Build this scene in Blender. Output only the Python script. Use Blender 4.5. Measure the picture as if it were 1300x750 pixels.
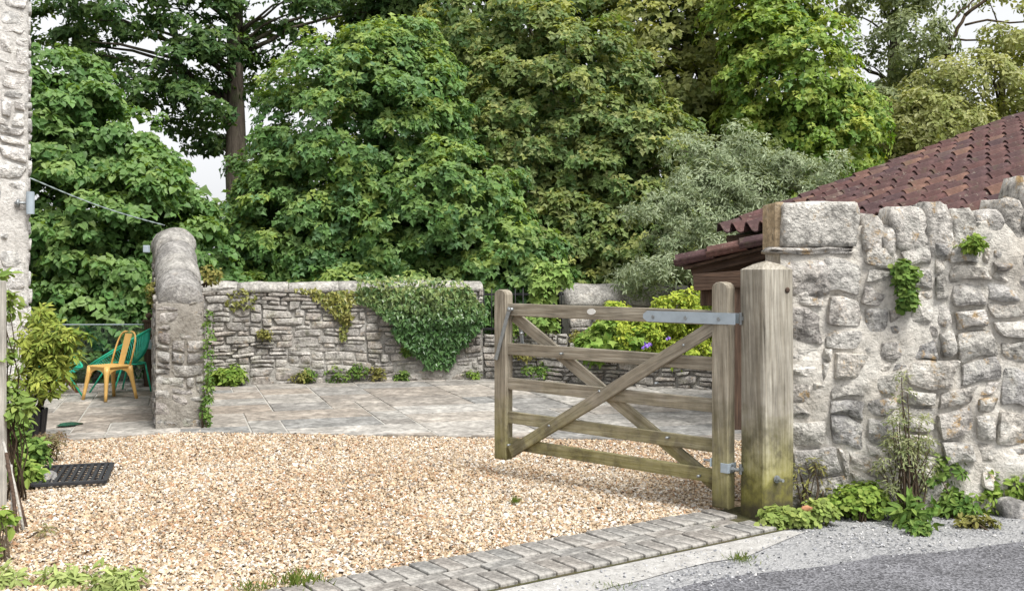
import bpy, bmesh, math
import numpy as np
from mathutils import Matrix, Vector

for _o in list(bpy.data.objects):
    bpy.data.objects.remove(_o)
SC = bpy.context.scene
COL = SC.collection
R = math.radians
EYE = 1.37          # camera height in metres
F = 1300.0          # focal length in photograph pixels

# ------------------------------------------------------------------ camera
cam_data = bpy.data.cameras.new('camera')
cam = bpy.data.objects.new('camera', cam_data)
COL.objects.link(cam)
cam.location = (0, 0, EYE)
cam.rotation_euler = (R(90), 0, 0)
cam_data.sensor_width = 36
cam_data.lens = 36
cam_data.shift_y = -25 / 1300
cam_data.clip_start = 0.05
cam_data.clip_end = 1500
SC.camera = cam

# ------------------------------------------------------------------ sky, sun, exposure
SUN_EL, SUN_AZ = R(57), R(140)     # azimuth clockwise from +Y: behind the camera, to its right
world = bpy.data.worlds.new('World')
SC.world = world
world.use_nodes = True
_nt = world.node_tree
_bg = _nt.nodes['Background']
_sky = _nt.nodes.new('ShaderNodeTexSky')
_sky.sky_type = 'NISHITA'
_sky.sun_disc = False
_sky.sun_elevation = SUN_EL
_sky.sun_rotation = SUN_AZ
_sky.air_density = 1.0
_sky.dust_density = 4.0
_sky.ozone_density = 1.0
_hs = _nt.nodes.new('ShaderNodeHueSaturation')
_hs.inputs['Saturation'].default_value = 0.1
_nt.links.new(_sky.outputs[0], _hs.inputs['Color'])
_mx = _nt.nodes.new('ShaderNodeMix')          # thin even cloud over the blue
_mx.data_type = 'RGBA'
_mx.inputs[0].default_value = 0.5
_mx.inputs[7].default_value = (6.2, 6.3, 6.5, 1)
_nt.links.new(_hs.outputs[0], _mx.inputs[6])
_nt.links.new(_mx.outputs[2], _bg.inputs['Color'])
_bg.inputs['Strength'].default_value = 0.115

sun_data = bpy.data.lights.new('sun', 'SUN')
sun_data.energy = 2.6
sun_data.angle = R(22)
sun_data.color = (1.0, 0.97, 0.92)
sun = bpy.data.objects.new('sun', sun_data)
COL.objects.link(sun)
_sd = Vector((math.sin(SUN_AZ) * math.cos(SUN_EL), math.cos(SUN_AZ) * math.cos(SUN_EL), math.sin(SUN_EL)))
sun.location = _sd * 40
sun.rotation_euler = _sd.to_track_quat('Z', 'Y').to_euler()

SC.view_settings.view_transform = 'Standard'
SC.view_settings.look = 'None'
SC.view_settings.gamma = 1
SC.view_settings.use_curve_mapping = False
SC.view_settings.exposure = 0.8
SC.render.engine = 'CYCLES'
SC.cycles.use_denoising = True
SC.cycles.max_bounces = 6
SC.cycles.diffuse_bounces = 4
SC.cycles.transparent_max_bounces = 8
SC.cycles.caustics_reflective = False
SC.cycles.caustics_refractive = False

# ------------------------------------------------------------------ helpers
RNG = np.random.default_rng(7)

def P(px, py, d):
    """point seen at a photograph pixel, d metres away"""
    return np.array(((px - 650) / F * d, d, EYE - (py - 350) / F * d))

def G(px, py):
    """ground point seen at a photograph pixel"""
    return P(px, py, EYE * F / (py - 350))

class Wob:
    """smooth vector noise: a sum of sines"""
    def __init__(s, seed, freq=1.0, octs=4, dim=3):
        r = np.random.default_rng(seed)
        s.k = []
        for o in range(octs):
            n = 5
            d = r.normal(size=(n, dim)); d /= np.linalg.norm(d, axis=1)[:, None]
            s.k.append((d * freq * 2 ** o * r.uniform(.7, 1.4, (n, 1)), r.uniform(0, 6.28, n), .5 ** o / n * 1.6))
    def __call__(s, p):
        p = np.asarray(p, float)
        out = 0
        for k, ph, a in s.k:
            out = out + a * np.sin(p @ k.T + ph).sum(-1)
        return out

def nrm(v):
    return v / np.maximum(np.linalg.norm(v, axis=-1, keepdims=True), 1e-9)

def setp(o, label=None, cat=None, group=None, kind=None):
    if label: o['label'] = label
    if cat: o['category'] = cat
    if group: o['group'] = group
    if kind: o['kind'] = kind
    return o

def empty(name, loc=(0, 0, 0), rz=0, label=None, cat=None, group=None, kind=None):
    o = bpy.data.objects.new(name, None)
    COL.objects.link(o)
    o.location = tuple(loc)
    o.rotation_euler = (0, 0, rz)
    o.empty_display_size = .1
    return setp(o, label, cat, group, kind)

def link(name, me, parent=None, mat=None):
    o = bpy.data.objects.new(name, me)
    COL.objects.link(o)
    if parent: o.parent = parent
    if mat and not me.materials: me.materials.append(mat)
    return o

def rawmesh(name, v, f, cols=None, smooth=False):
    """fast mesh from an (n,3) array and an (m,k) index array (or a list of such arrays)"""
    me = bpy.data.meshes.new(name)
    v = np.asarray(v, np.float32)
    fs = f if isinstance(f, list) else [f]
    fs = [np.asarray(a, np.int32) for a in fs if len(a)]
    me.vertices.add(len(v)); me.vertices.foreach_set('co', v.ravel())
    idx = np.concatenate([a.ravel() for a in fs])
    tot = np.concatenate([np.full(len(a), a.shape[1], np.int32) for a in fs])
    start = np.concatenate([[0], np.cumsum(tot)[:-1]]).astype(np.int32)
    me.loops.add(len(idx)); me.loops.foreach_set('vertex_index', idx)
    me.polygons.add(len(tot)); me.polygons.foreach_set('loop_start', start)
    try: me.polygons.foreach_set('loop_total', tot)
    except Exception: pass
    me.polygons.foreach_set('use_smooth', np.full(len(tot), bool(smooth)))
    if cols is not None:
        a = me.color_attributes.new('col', 'FLOAT_COLOR', 'POINT')
        c = np.ones((len(v), 4), np.float32); c[:, :3] = cols
        a.data.foreach_set('color', c.ravel())
    me.update(calc_edges=True)
    me.validate()
    return me

def merge(parts):
    """join (verts, faces[]) pieces; faces of equal arity are stacked"""
    vs, fd, n = [], {}, 0
    for v, f in parts:
        for a in (f if isinstance(f, list) else [f]):
            a = np.asarray(a)
            if len(a): fd.setdefault(a.shape[1], []).append(a + n)
        vs.append(np.asarray(v, float)); n += len(v)
    return np.concatenate(vs), [np.concatenate(x) for x in fd.values()]

def tube(pts, rad, sides=8, cap=True):
    pts = np.asarray(pts, float); n = len(pts)
    rad = np.broadcast_to(np.asarray(rad, float), (n,))
    t = nrm(np.gradient(pts, axis=0))
    ref = np.array((0, 0, 1.)) if abs(t[0][2]) < .9 else np.array((1., 0, 0))
    a = nrm(np.cross(t, ref)); b = np.cross(t, a)
    th = np.arange(sides) * 2 * math.pi / sides
    v = (pts[:, None] + rad[:, None, None] * (np.cos(th)[None, :, None] * a[:, None] + np.sin(th)[None, :, None] * b[:, None])).reshape(-1, 3)
    i = np.arange(n - 1)[:, None] * sides; j = np.arange(sides)[None]; k = (j + 1) % sides
    q = np.stack([i + j, i + k, i + sides + k, i + sides + j], -1).reshape(-1, 4)
    f = [q]
    if cap:
        v = np.concatenate([v, pts[[0, -1]]])
        c0, c1 = n * sides, n * sides + 1
        jj = np.arange(sides); kk = (jj + 1) % sides; e = (n - 1) * sides
        f.append(np.concatenate([np.stack([jj * 0 + c0, kk, jj], -1), np.stack([jj * 0 + c1, e + jj, e + kk], -1)]))
    return v, f

def tube_obj(name, pts, rad, mat, parent=None, sides=8):
    v, f = tube(pts, rad, sides)
    return link(name, rawmesh(name, v, f, smooth=True), parent, mat)

def bevel_box(dx, dy, dz, b=.006, seg=2, cuts=0, wob=0, seed=0):
    """bevelled box mesh centred on the origin, long axis local x"""
    bm = bmesh.new()
    bmesh.ops.create_cube(bm, size=1)
    bmesh.ops.scale(bm, vec=(dx, dy, dz), verts=bm.verts)
    if b: bmesh.ops.bevel(bm, geom=list(bm.edges), offset=b, segments=seg, affect='EDGES', profile=.6)
    if cuts:
        es = [e for e in bm.edges if abs(e.verts[0].co.x - e.verts[1].co.x) > dx * .7]
        bmesh.ops.subdivide_edges(bm, edges=es, cuts=cuts, use_grid_fill=True)
    if wob:
        w1, w2 = Wob(seed, 2.2, 3), Wob(seed + 9, 2.2, 3)
        for v in bm.verts:
            p = np.array((v.co.x, v.co.y * .3, v.co.z * .3))
            v.co.y += wob * w1(p); v.co.z += wob * w2(p)
    me = bpy.data.meshes.new('box')
    bm.to_mesh(me); bm.free()
    for p in me.polygons: p.use_smooth = False
    return me

def bar(name, p0, p1, w, t, mat, parent=None, side=(0, 1, 0), b=.006, wob=.002, seed=0):
    """squared timber from p0 to p1: w across, t along 'side'; grain runs along local x"""
    p0, p1 = Vector(p0), Vector(p1)
    L = (p1 - p0).length
    me = bevel_box(L, t, w, b, 2, 5 if wob else 0, wob, seed)
    o = link(name, me, parent, mat)
    x = (p1 - p0).normalized(); y = Vector(side).normalized()
    z = x.cross(y).normalized(); y = z.cross(x)
    m = Matrix((x, y, z)).transposed().to_4x4()
    m.translation = (p0 + p1) / 2
    o.matrix_local = m
    return o

# ------------------------------------------------------------------ materials
class NT:
    def __init__(s, name):
        s.m = bpy.data.materials.new(name); s.m.use_nodes = True
        s.t = s.m.node_tree
        s.b = s.t.nodes['Principled BSDF']
        s.out = s.t.nodes['Material Output']
    def n(s, typ, **kw):
        n = s.t.nodes.new('ShaderNode' + typ)
        for k, v in kw.items():
            if k in n.inputs.keys(): s.put(n.inputs[k], v)
            else: setattr(n, k, v)
        return n
    def put(s, sock, v):
        if isinstance(v, bpy.types.NodeSocket): s.t.links.new(v, sock)
        elif isinstance(v, (tuple, list)) and len(v) == 3 and sock.type == 'RGBA': sock.default_value = (*v, 1)
        else: sock.default_value = v
    def coord(s, scale=(1, 1, 1), src='Object'):
        tc = s.n('TexCoord')
        mp = s.n('Mapping'); mp.inputs['Scale'].default_value = scale
        s.t.links.new(tc.outputs[src], mp.inputs['Vector'])
        return mp.outputs[0]
    def noise(s, vec, scale, detail=5, rough=.6, dist=0.):
        return s.n('TexNoise', Vector=vec, Scale=scale, Detail=detail, Roughness=rough, Distortion=dist).outputs[0]
    def ramp(s, fac, stops, interp='LINEAR'):
        r = s.n('ValToRGB', Fac=fac)
        r.color_ramp.interpolation = interp
        e = r.color_ramp.elements
        while len(e) < len(stops): e.new(.5)
        for i, (p, c) in enumerate(stops):
            e[i].position = p
            e[i].color = (c, c, c, 1) if not isinstance(c, (tuple, list)) else (*c, 1)
        return r.outputs[0]
    def mix(s, fac, a, b, mode='MIX'):
        n = s.n('Mix', data_type='RGBA', blend_type=mode)
        s.put(n.inputs[0], fac); s.put(n.inputs[6], a); s.put(n.inputs[7], b)
        return n.outputs[2]
    def math(s, op, a, b=0.):
        n = s.n('Math', operation=op); s.put(n.inputs[0], a); s.put(n.inputs[1], b)
        return n.outputs[0]
    def bump(s, h, strength=.5, dist=.01, normal=None):
        n = s.n('Bump', Height=h, Strength=strength, Distance=dist)
        if normal is not None: s.put(n.inputs['Normal'], normal)
        return n.outputs[0]
    def rand(s): return s.n('ObjectInfo').outputs['Random']
    def done(s, col, rough=.8, normal=None, spec=.3, metal=0.):
        s.put(s.b.inputs['Base Color'], col); s.put(s.b.inputs['Roughness'], rough)
        s.b.inputs['Specular IOR Level'].default_value = spec
        s.b.inputs['Metallic'].default_value = metal
        if normal is not None: s.put(s.b.inputs['Normal'], normal)
        return s.m

def m_stone(name, tones, mort=None, lichen=.5, orange=.3, scale=1., bump=.8, blotch=.55, moss=0.):
    t = NT(name); c = t.coord()
    base = t.ramp(t.rand(), [(i / (len(tones) - 1), k) for i, k in enumerate(tones)])
    n1 = t.noise(c, 7 * scale, 8, .65)
    n2 = t.noise(c, 28 * scale, 6, .7)
    col = t.mix(1., base, t.ramp(n1, [(.3, 1 - blotch), (.5, .95), (.68, 1.5)]), 'MULTIPLY')
    col = t.mix(1., col, t.ramp(n2, [(.32, .6), (.5, 1.), (.68, 1.25)]), 'MULTIPLY')
    v = t.n('TexVoronoi', Vector=c, Scale=60 * scale).outputs[0]
    pale = t.math('MULTIPLY', t.ramp(t.noise(c, 11 * scale, 6, .7, .4), [(.52, 0.), (.62, 1.)]), lichen)
    col = t.mix(pale, col, (.62, .6, .55))
    if orange:
        o = t.math('MULTIPLY', t.ramp(t.noise(c, 8.3 * scale, 6, .75, .3), [(.57, 0.), (.66, 1.)]), orange)
        col = t.mix(o, col, (.46, .29, .11))
    if moss:
        o = t.math('MULTIPLY', t.ramp(t.noise(c, 5.1 * scale, 6, .7), [(.52, 0.), (.66, 1.)]), moss)
        col = t.mix(o, col, (.13, .15, .04))
    dk = t.ramp(t.noise(c, 17 * scale, 8, .75, .5), [(.33, 1.), (.4, 0.)])
    col = t.mix(t.math('MULTIPLY', dk, .7), col, (.05, .05, .048))
    h = t.math('ADD', t.math('MULTIPLY', n1, .6), t.math('ADD', t.math('MULTIPLY', n2, .4), t.math('MULTIPLY', v, .12)))
    return t.done(col, .92, t.bump(h, bump, .05 / scale), .15)

def m_mortar(name, a, b, scale=1., bump=.7, dark=.5):
    t = NT(name); c = t.coord()
    n1 = t.noise(c, 4 * scale, 8, .65); n2 = t.noise(c, 30 * scale, 8, .7); n3 = t.noise(c, 13 * scale, 6, .7, .3)
    col = t.mix(t.ramp(n1, [(.35, 0.), (.65, 1.)]), a, b)
    col = t.mix(t.math('MULTIPLY', t.ramp(n3, [(.3, 1.), (.46, 0.)]), dark), col, (.14, .125, .1))
    col = t.mix(1., col, t.ramp(n2, [(.3, .7), (.6, 1.1)]), 'MULTIPLY')
    h = t.math('ADD', t.math('MULTIPLY', n2, .5), n3)
    return t.done(col, .95, t.bump(h, bump, .03 / scale), .1)

def m_wood(name, pale, dark, algae=.0, zlow=0., zhigh=.6, knots=True):
    """weathered timber, grain along local x; algae grows towards the ground"""
    t = NT(name)
    tc = t.n('TexCoord').outputs['Object']
    off = t.n('VectorMath', operation='ADD'); t.put(off.inputs[0], tc)
    cmb = t.n('CombineXYZ', X=t.math('MULTIPLY', t.rand(), 9.), Y=t.rand(), Z=t.math('MULTIPLY', t.rand(), 3.))
    t.put(off.inputs[1], cmb.outputs[0])
    mp = t.n('Mapping', Vector=off.outputs[0]); mp.inputs['Scale'].default_value = (1.1, 16, 16)
    fine = t.n('Mapping', Vector=off.outputs[0]); fine.inputs['Scale'].default_value = (4, 90, 90)
    g1 = t.noise(mp.outputs[0], 1.6, 4, .55, 1.1)
    rings = t.n('TexWave', wave_type='BANDS', bands_direction='DIAGONAL', Vector=mp.outputs[0], Scale=1.1, Distortion=7., Detail=2.).outputs[1]
    g2 = t.noise(fine.outputs[0], 1., 6, .7)
    col = t.mix(t.ramp(g1, [(.3, 0.), (.7, 1.)]), dark, pale)
    col = t.mix(t.math('MULTIPLY', t.ramp(rings, [(.15, 1.), (.45, 0.)]), .45), col, dark)
    col = t.mix(1., col, t.ramp(g2, [(.3, .62), (.5, 1.), (.7, 1.2)]), 'MULTIPLY')
    crack = t.ramp(g2, [(.29, 1.), (.36, 0.)])
    col = t.mix(t.math('MULTIPLY', crack, .7), col, (.04, .03, .02))
    big = t.noise(off.outputs[0], 5, 5, .6)
    col = t.mix(1., col, t.ramp(big, [(.3, .72), (.6, 1.1)]), 'MULTIPLY')
    if algae:
        pos = t.n('NewGeometry').outputs['Position']
        z = t.n('SeparateXYZ', Vector=pos).outputs[2]
        n = t.noise(pos, 6, 5, .65)
        mr = t.n('MapRange', Value=t.math('ADD', z, t.math('MULTIPLY', t.math('SUBTRACT', n, .5), 1.1)))
        for k, v in zip(('From Min', 'From Max', 'To Min', 'To Max'), (zlow, zhigh, algae, 0.)): mr.inputs[k].default_value = v
        col = t.mix(mr.outputs[0], col, t.mix(t.ramp(n, [(.42, 0.), (.6, 1.)]), (.1, .09, .03), (.33, .31, .05)))
        foot = t.n('MapRange', Value=t.math('ADD', z, t.math('MULTIPLY', n, .1)))
        for k, v in zip(('From Min', 'From Max', 'To Min', 'To Max'), (.1, .3, .7, 0.)): foot.inputs[k].default_value = v
        col = t.mix(foot.outputs[0], col, (.06, .05, .035))
    h = t.math('ADD', g2, t.math('MULTIPLY', rings, .35))
    return t.done(col, .85, t.bump(h, .5, .006), .2)

def m_plain(name, col, rough=.5, metal=0., vary=.15, scale=20, spec=.4, bump=.1):
    t = NT(name); c = t.coord()
    n = t.noise(c, scale, 5, .65)
    k = t.mix(1., col, t.ramp(n, [(.25, 1 - vary * 1.6), (.5, 1.), (.75, 1 + vary)]), 'MULTIPLY')
    return t.done(k, rough, t.bump(n, bump, .003), spec, metal)

def m_leaf(name, trans=.3, rough=.5, spec=.35):
    t = NT(name)
    a = t.n('Attribute', attribute_name='col').outputs['Color']
    t.put(t.b.inputs['Base Color'], a)
    t.b.inputs['Roughness'].default_value = rough
    t.b.inputs['Specular IOR Level'].default_value = spec
    tr = t.n('BsdfTranslucent', Color=t.mix(1., a, (1.25, 1.2, .45), 'MULTIPLY'))
    ms = t.n('MixShader', Fac=trans)
    t.t.links.new(t.b.outputs[0], ms.inputs[1]); t.t.links.new(tr.outputs[0], ms.inputs[2])
    t.t.links.new(ms.outputs[0], t.out.inputs['Surface'])
    return t.m

def m_attr(name, rough=.85, bump=.3, scale=120, vary=.3):
    t = NT(name); c = t.coord()
    a = t.n('Attribute', attribute_name='col').outputs['Color']
    n = t.noise(c, scale, 3, .6)
    col = t.mix(1., a, t.ramp(n, [(.3, 1 - vary), (.6, 1 + vary * .4)]), 'MULTIPLY')
    return t.done(col, rough, None, .25)

def m_bark(name, a, b):
    t = NT(name); c = t.coord((9, 9, 1.4))
    n = t.noise(c, 1.5, 7, .7, .6); l = t.noise(t.coord(), 2.5, 5, .6)
    col = t.mix(t.ramp(n, [(.35, 0.), (.65, 1.)]), a, b)
    col = t.mix(t.math('MULTIPLY', t.ramp(l, [(.5, 0.), (.65, 1.)]), .5), col, (.12, .14, .07))
    return t.done(col, .95, t.bump(n, .9, .04), .1)

M = {}
M['leaf'] = m_leaf('leaf', .36, .5, .3)
M['leaf_soft'] = m_leaf('leaf_soft', .25, .7, .15)
M['leaf_ivy'] = m_leaf('leaf_ivy', .12, .38, .5)
M['bark'] = m_bark('bark', (.05, .042, .033), (.15, .125, .1))
M['twig'] = m_plain('twig', (.07, .052, .035), .9, vary=.4, spec=.1)
M['stone_front'] = m_stone('stone_front', [(.4, .38, .345), (.55, .525, .48), (.33, .32, .31), (.58, .54, .48), (.45, .42, .39), (.62, .59, .54)], lichen=.8, orange=.8, bump=1., blotch=.7)
M['mortar_front'] = m_mortar('mortar_front', (.72, .69, .63), (.52, .48, .42), 1., .9, .5)
M['stone_back'] = m_stone('stone_back', [(.33, .31, .29), (.41, .39, .36), (.27, .255, .24), (.37, .335, .3), (.46, .44, .41)], lichen=.5, orange=.25, scale=1.3, moss=.25)
M['mortar_back'] = m_mortar('mortar_back', (.4, .375, .34), (.27, .25, .225), 1.3, .8, .6)
M['joint_dark'] = m_mortar('joint_dark', (.42, .405, .375), (.28, .265, .24), 1.3, .8, .6)
M['stone_pier'] = m_stone('stone_pier', [(.27, .255, .235), (.35, .335, .31), (.22, .21, .2), (.3, .27, .25), (.4, .385, .36)], lichen=.45, orange=.4, scale=1.2, moss=.3)
M['mortar_pier'] = m_mortar('mortar_pier', (.37, .345, .305), (.25, .23, .2), 1.2, .9, .6)
M['coping'] = m_stone('coping', [(.27, .26, .245), (.33, .315, .29), (.24, .23, .22)], lichen=.3, orange=.08, scale=1.2, bump=.7, blotch=.4)
M['coping_pale'] = m_stone('coping_pale', [(.34, .325, .3), (.4, .385, .355), (.3, .285, .265)], lichen=.4, orange=.1, scale=1.2, blotch=.4)
M['stone_house'] = m_stone('stone_house', [(.52, .51, .49), (.6, .585, .56), (.44, .43, .415), (.55, .525, .5), (.64, .62, .6)], lichen=.6, orange=.1, scale=1.2, blotch=.4)
M['mortar_house'] = m_mortar('mortar_house', (.66, .64, .61), (.54, .52, .49), 1.2, .8, .35)
M['brick'] = m_stone('brick', [(.34, .13, .07), (.38, .16, .09)], lichen=.3, orange=.1, scale=1.4)
M['sandstone'] = m_stone('sandstone', [(.38, .29, .19), (.4, .31, .2)], lichen=.15, orange=.15, scale=1.2, blotch=.25, bump=.4)
M['rock'] = m_stone('rock', [(.26, .25, .24), (.34, .33, .32)], lichen=.4, orange=.35)
M['flag'] = m_stone('flag', [(.25, .24, .222), (.31, .295, .27), (.28, .24, .2), (.21, .208, .2), (.33, .295, .255), (.36, .345, .32)], lichen=.12, orange=.0, scale=.55, bump=.12, blotch=.3)
M['flag_joint'] = m_mortar('flag_joint', (.5, .485, .45), (.36, .345, .31), 1.5, .5, .35)
M['paver'] = m_stone('paver', [(.24, .23, .215), (.28, .265, .245), (.21, .205, .195), (.26, .235, .21)], lichen=.25, orange=.0, scale=1.6, bump=.35, blotch=.3)
M['paver_joint'] = m_mortar('paver_joint', (.07, .075, .03), (.1, .085, .05), 2., .8, .5)
M['concrete'] = m_mortar('concrete', (.5, .49, .47), (.34, .33, .315), 3.2, .8, .45)
M['wood_gate'] = m_wood('wood_gate', (.38, .345, .28), (.21, .18, .135), .8, .0, .68)
M['wood_post'] = m_wood('wood_post', (.44, .41, .35), (.24, .215, .17), .9, .2, .62)
M['wood_brown'] = m_wood('wood_brown', (.13, .085, .06), (.06, .04, .03))
M['wood_red'] = m_wood('wood_red', (.22, .085, .055), (.11, .045, .03))
M['wood_pale'] = m_wood('wood_pale', (.5, .48, .44), (.36, .34, .3))
M['steel'] = m_plain('steel', (.36, .42, .47), .55, .1, .1, 14, .4)
M['steel_dull'] = m_plain('steel_dull', (.3, .32, .33), .5, .6, .25, 30, .5)
M['white_enamel'] = m_plain('white_enamel', (.75, .75, .72), .35, 0, .05)
M['yellow_paint'] = m_plain('yellow_paint', (.76, .47, .15), .4, 0, .08, 12)
M['green_paint'] = m_plain('green_paint', (.03, .48, .3), .35, 0, .1, 12)
M['green_cord'] = m_plain('green_cord', (.04, .52, .38), .4, 0, .12, 30)
M['black_rubber'] = m_plain('black_rubber', (.025, .026, .03), .6, 0, .3, 25, .4)
M['black_iron'] = m_plain('black_iron', (.018, .018, .02), .5, .3, .3, 25)
M['cable'] = m_plain('cable', (.3, .36, .36), .5, 0, .1)
M['gutter'] = m_plain('gutter', (.5, .5, .43), .6, 0, .25, 9)
M['petal'] = m_plain('petal', (.28, .16, .62), .6, 0, .2)
M['dry_leaf'] = m_plain('dry_leaf', (.42, .2, .11), .8, 0, .3, 40)
M['gravel'] = m_attr('gravel', .8, .3, 160, .25)

t = NT('roof_tile'); c = t.coord(); r_ = t.rand()
_k = t.ramp(r_, [(0, (.075, .042, .04)), (.3, (.098, .05, .046)), (.55, (.07, .043, .045)), (.85, (.108, .058, .052)), (.95, (.16, .09, .066)), (1, (.095, .066, .062))])
_n = t.noise(c, 18, 7, .7)
_k = t.mix(1., _k, t.ramp(_n, [(.3, .55), (.5, 1.), (.7, 1.5)]), 'MULTIPLY')
_k = t.mix(t.ramp(t.noise(t.n('NewGeometry').outputs['Position'], 14, 5, .8), [(.6, 0.), (.66, .5)]), _k, (.3, .27, .22))
_k = t.mix(t.ramp(t.noise(t.n('NewGeometry').outputs['Position'], 5, 5, .7), [(.55, 0.), (.68, .45)]), _k, (.09, .085, .05))
M['tile'] = t.done(_k, .95, t.bump(_n, .5, .006), .3)

t = NT('asphalt'); c = t.coord()
_v = t.n('TexVoronoi', Vector=c, Scale=110.).outputs[1]
_s = t.n('SeparateColor', Color=_v).outputs[0]
_n = t.noise(c, 3, 6, .65)
_k = t.mix(t.ramp(_s, [(.2, 0.), (.9, 1.)]), (.06, .06, .066), (.2, .2, .215))
_k = t.mix(1., _k, t.ramp(_n, [(.3, .75), (.7, 1.35)]), 'MULTIPLY')
_h = t.n('TexVoronoi', Vector=c, Scale=110.).outputs[0]
M['asphalt'] = t.done(_k, .85, t.bump(_h, .6, .006), .3)

t = NT('old_tarmac'); c = t.coord()
_v = t.n('TexVoronoi', Vector=c, Scale=85.).outputs[1]
_s = t.n('SeparateColor', Color=_v).outputs[0]
_n = t.noise(c, 2.6, 7, .7)
_k = t.mix(t.ramp(_s, [(.1, 0.), (.9, 1.)]), (.15, .152, .158), (.36, .36, .365))
_k = t.mix(t.ramp(_n, [(.42, .0), (.62, .75)]), _k, (.34, .34, .34))
M['tarmac'] = t.done(_k, .9, t.bump(t.n('TexVoronoi', Vector=c, Scale=85.).outputs[0], .7, .008), .2)

t = NT('gravel_bed'); c = t.coord()
_v = t.n('TexVoronoi', Vector=c, Scale=75.).outputs[1]
_s = t.n('SeparateColor', Color=_v).outputs[0]
_k = t.ramp(_s, [(0, (.12, .085, .05)), (.4, (.3, .22, .14)), (1, (.48, .38, .26))])
M['gravel_bed'] = t.done(_k, .95, None, .1)

t = NT('soil'); c = t.coord(); _n = t.noise(c, 6, 8, .7)
M['soil'] = t.done(t.ramp(_n, [(.3, (.03, .024, .016)), (.6, (.075, .06, .035)), (.75, (.06, .075, .025))]), .95, t.bump(_n, .8, .05), .1)

t = NT('glass'); t.b.inputs['Transmission Weight'].default_value = 1.
t.b.inputs['IOR'].default_value = 1.45
M['glass'] = t.done((.86, .95, .93), .02, None, .5)
t = NT('puddle')
M['puddle'] = t.done((.035, .028, .02), .12, None, .5)

# ------------------------------------------------------------------ leaf library
def fan(outline, centre, zf):
    o = np.array(outline, float)
    v = np.concatenate([[centre], o])
    v = np.c_[v, [zf(x, y) for x, y in v]]
    n = len(o)
    return v, np.array([(0, i + 1, (i + 1) % n + 1) for i in range(n)])

_fold = lambda x, y: .22 * abs(y) - .28 * max(0, x - .35) ** 1.6
def bfan(outline, zf=_fold):
    """leaf fanned out from its base: two triangles fewer than a centred fan"""
    v = np.array(outline, float); v = np.c_[v, [zf(x, y) for x, y in v]]
    return v, np.array([(0, i, i + 1) for i in range(1, len(v) - 1)])
T_MAPLE = bfan([(0, 0), (.27, -.5), (.52, -.25), (1, 0), (.52, .25), (.27, .5)])
T_HEART = bfan([(.05, 0), (.1, -.44), (.55, -.37), (1, 0), (.55, .37), (.1, .44)])
T_OVAL = bfan([(0, 0), (.35, -.26), (.7, -.2), (1, 0), (.7, .2), (.35, .26)])
T_IVY = bfan([(0, 0), (.1, -.42), (.42, -.24), (1, 0), (.42, .24), (.1, .42)])
T_BIG = fan([(0, 0), (.06, -.34), (.26, -.26), (.5, -.52), (.56, -.2), (1, 0), (.56, .2), (.5, .52), (.26, .26), (.06, .34)], (.3, 0), _fold)
_d = lambda w: (np.array([(0, 0, 0), (.45, -w, .05), (1, 0, -.1), (.45, w, .05)]), np.array([(0, 1, 2), (0, 2, 3)]))
T_NARROW = _d(.14)
T_BLADE = _d(.045)
T_LANCE = fan([(0, 0), (.3, -.13), (.65, -.13), (1, 0), (.65, .13), (.3, .13)], (.5, 0), _fold)
T_ROUND = fan([(0, 0), (.2, -.45), (.75, -.42), (1, 0), (.75, .42), (.2, .45)], (.5, 0), lambda x, y: .1 * abs(y))

def leaf_arrays(tm, base, X, Z, size, col):
    tv, tf = tm
    X = nrm(X); Y = nrm(np.cross(Z, X)); Z = np.cross(X, Y)
    s = np.asarray(size)[:, None, None]
    v = base[:, None] + s * (tv[None, :, 0:1] * X[:, None] + tv[None, :, 1:2] * Y[:, None] + tv[None, :, 2:3] * Z[:, None])
    n = len(base); k = len(tv)
    f = tf[None] + (np.arange(n) * k)[:, None, None]
    return v.reshape(-1, 3), f.reshape(-1, 3), np.repeat(col, k, 0)

def leaf_obj(name, packs, parent=None, mat=None):
    v, f, c, n = [], [], [], 0
    for a, b, d in packs:
        v.append(a); f.append(b + n); c.append(d); n += len(a)
    return link(name, rawmesh(name, np.concatenate(v), np.concatenate(f), np.concatenate(c)), parent, mat or M['leaf'])

def perp(a, rng):
    r = rng.normal(size=a.shape)
    e1 = nrm(np.cross(a, r)); return e1, np.cross(a, e1)

def rosettes(rng, tm, p, axis, k, size, cols, droop=.25, tilt=(-.35, .5), svar=.42, tipcol=None, leaf_gain=1.12):
    """k leaves round each twig end p, blades turned to its axis"""
    n = len(p); axis = nrm(axis)
    e1, e2 = perp(axis, rng)
    ph = (np.arange(k)[None] * (2 * math.pi / k) + rng.uniform(0, 6.28, (n, 1)) + rng.normal(0, .25, (n, k)))[..., None]
    r = np.cos(ph) * e1[:, None] + np.sin(ph) * e2[:, None]
    tl = rng.uniform(*tilt, (n, k))[..., None]
    A = axis[:, None]
    X = r * np.cos(tl) + A * np.sin(tl)
    X[..., 2] -= droop
    Z = A * np.cos(tl) - r * np.sin(tl) + rng.normal(0, .22, (n, k, 3))
    s = size * (1 + rng.uniform(-svar, svar, (n, k)))
    b = p[:, None] + X * (.25 * s[..., None]) + A * (rng.uniform(-.5, .25, (n, k))[..., None] * size)
    c = pick(rng, cols, n)[:, None] * (1 + rng.normal(0, .14, (n, k, 1)))
    if tipcol is not None:
        w, tc = tipcol
        c = c * (1 - w[:, None, None]) + np.array(tc) * w[:, None, None]
    c = np.clip(c * leaf_gain, .004, .8)
    return leaf_arrays(tm, b.reshape(-1, 3), X.reshape(-1, 3), Z.reshape(-1, 3), s.ravel(), c.reshape(-1, 3))

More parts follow.
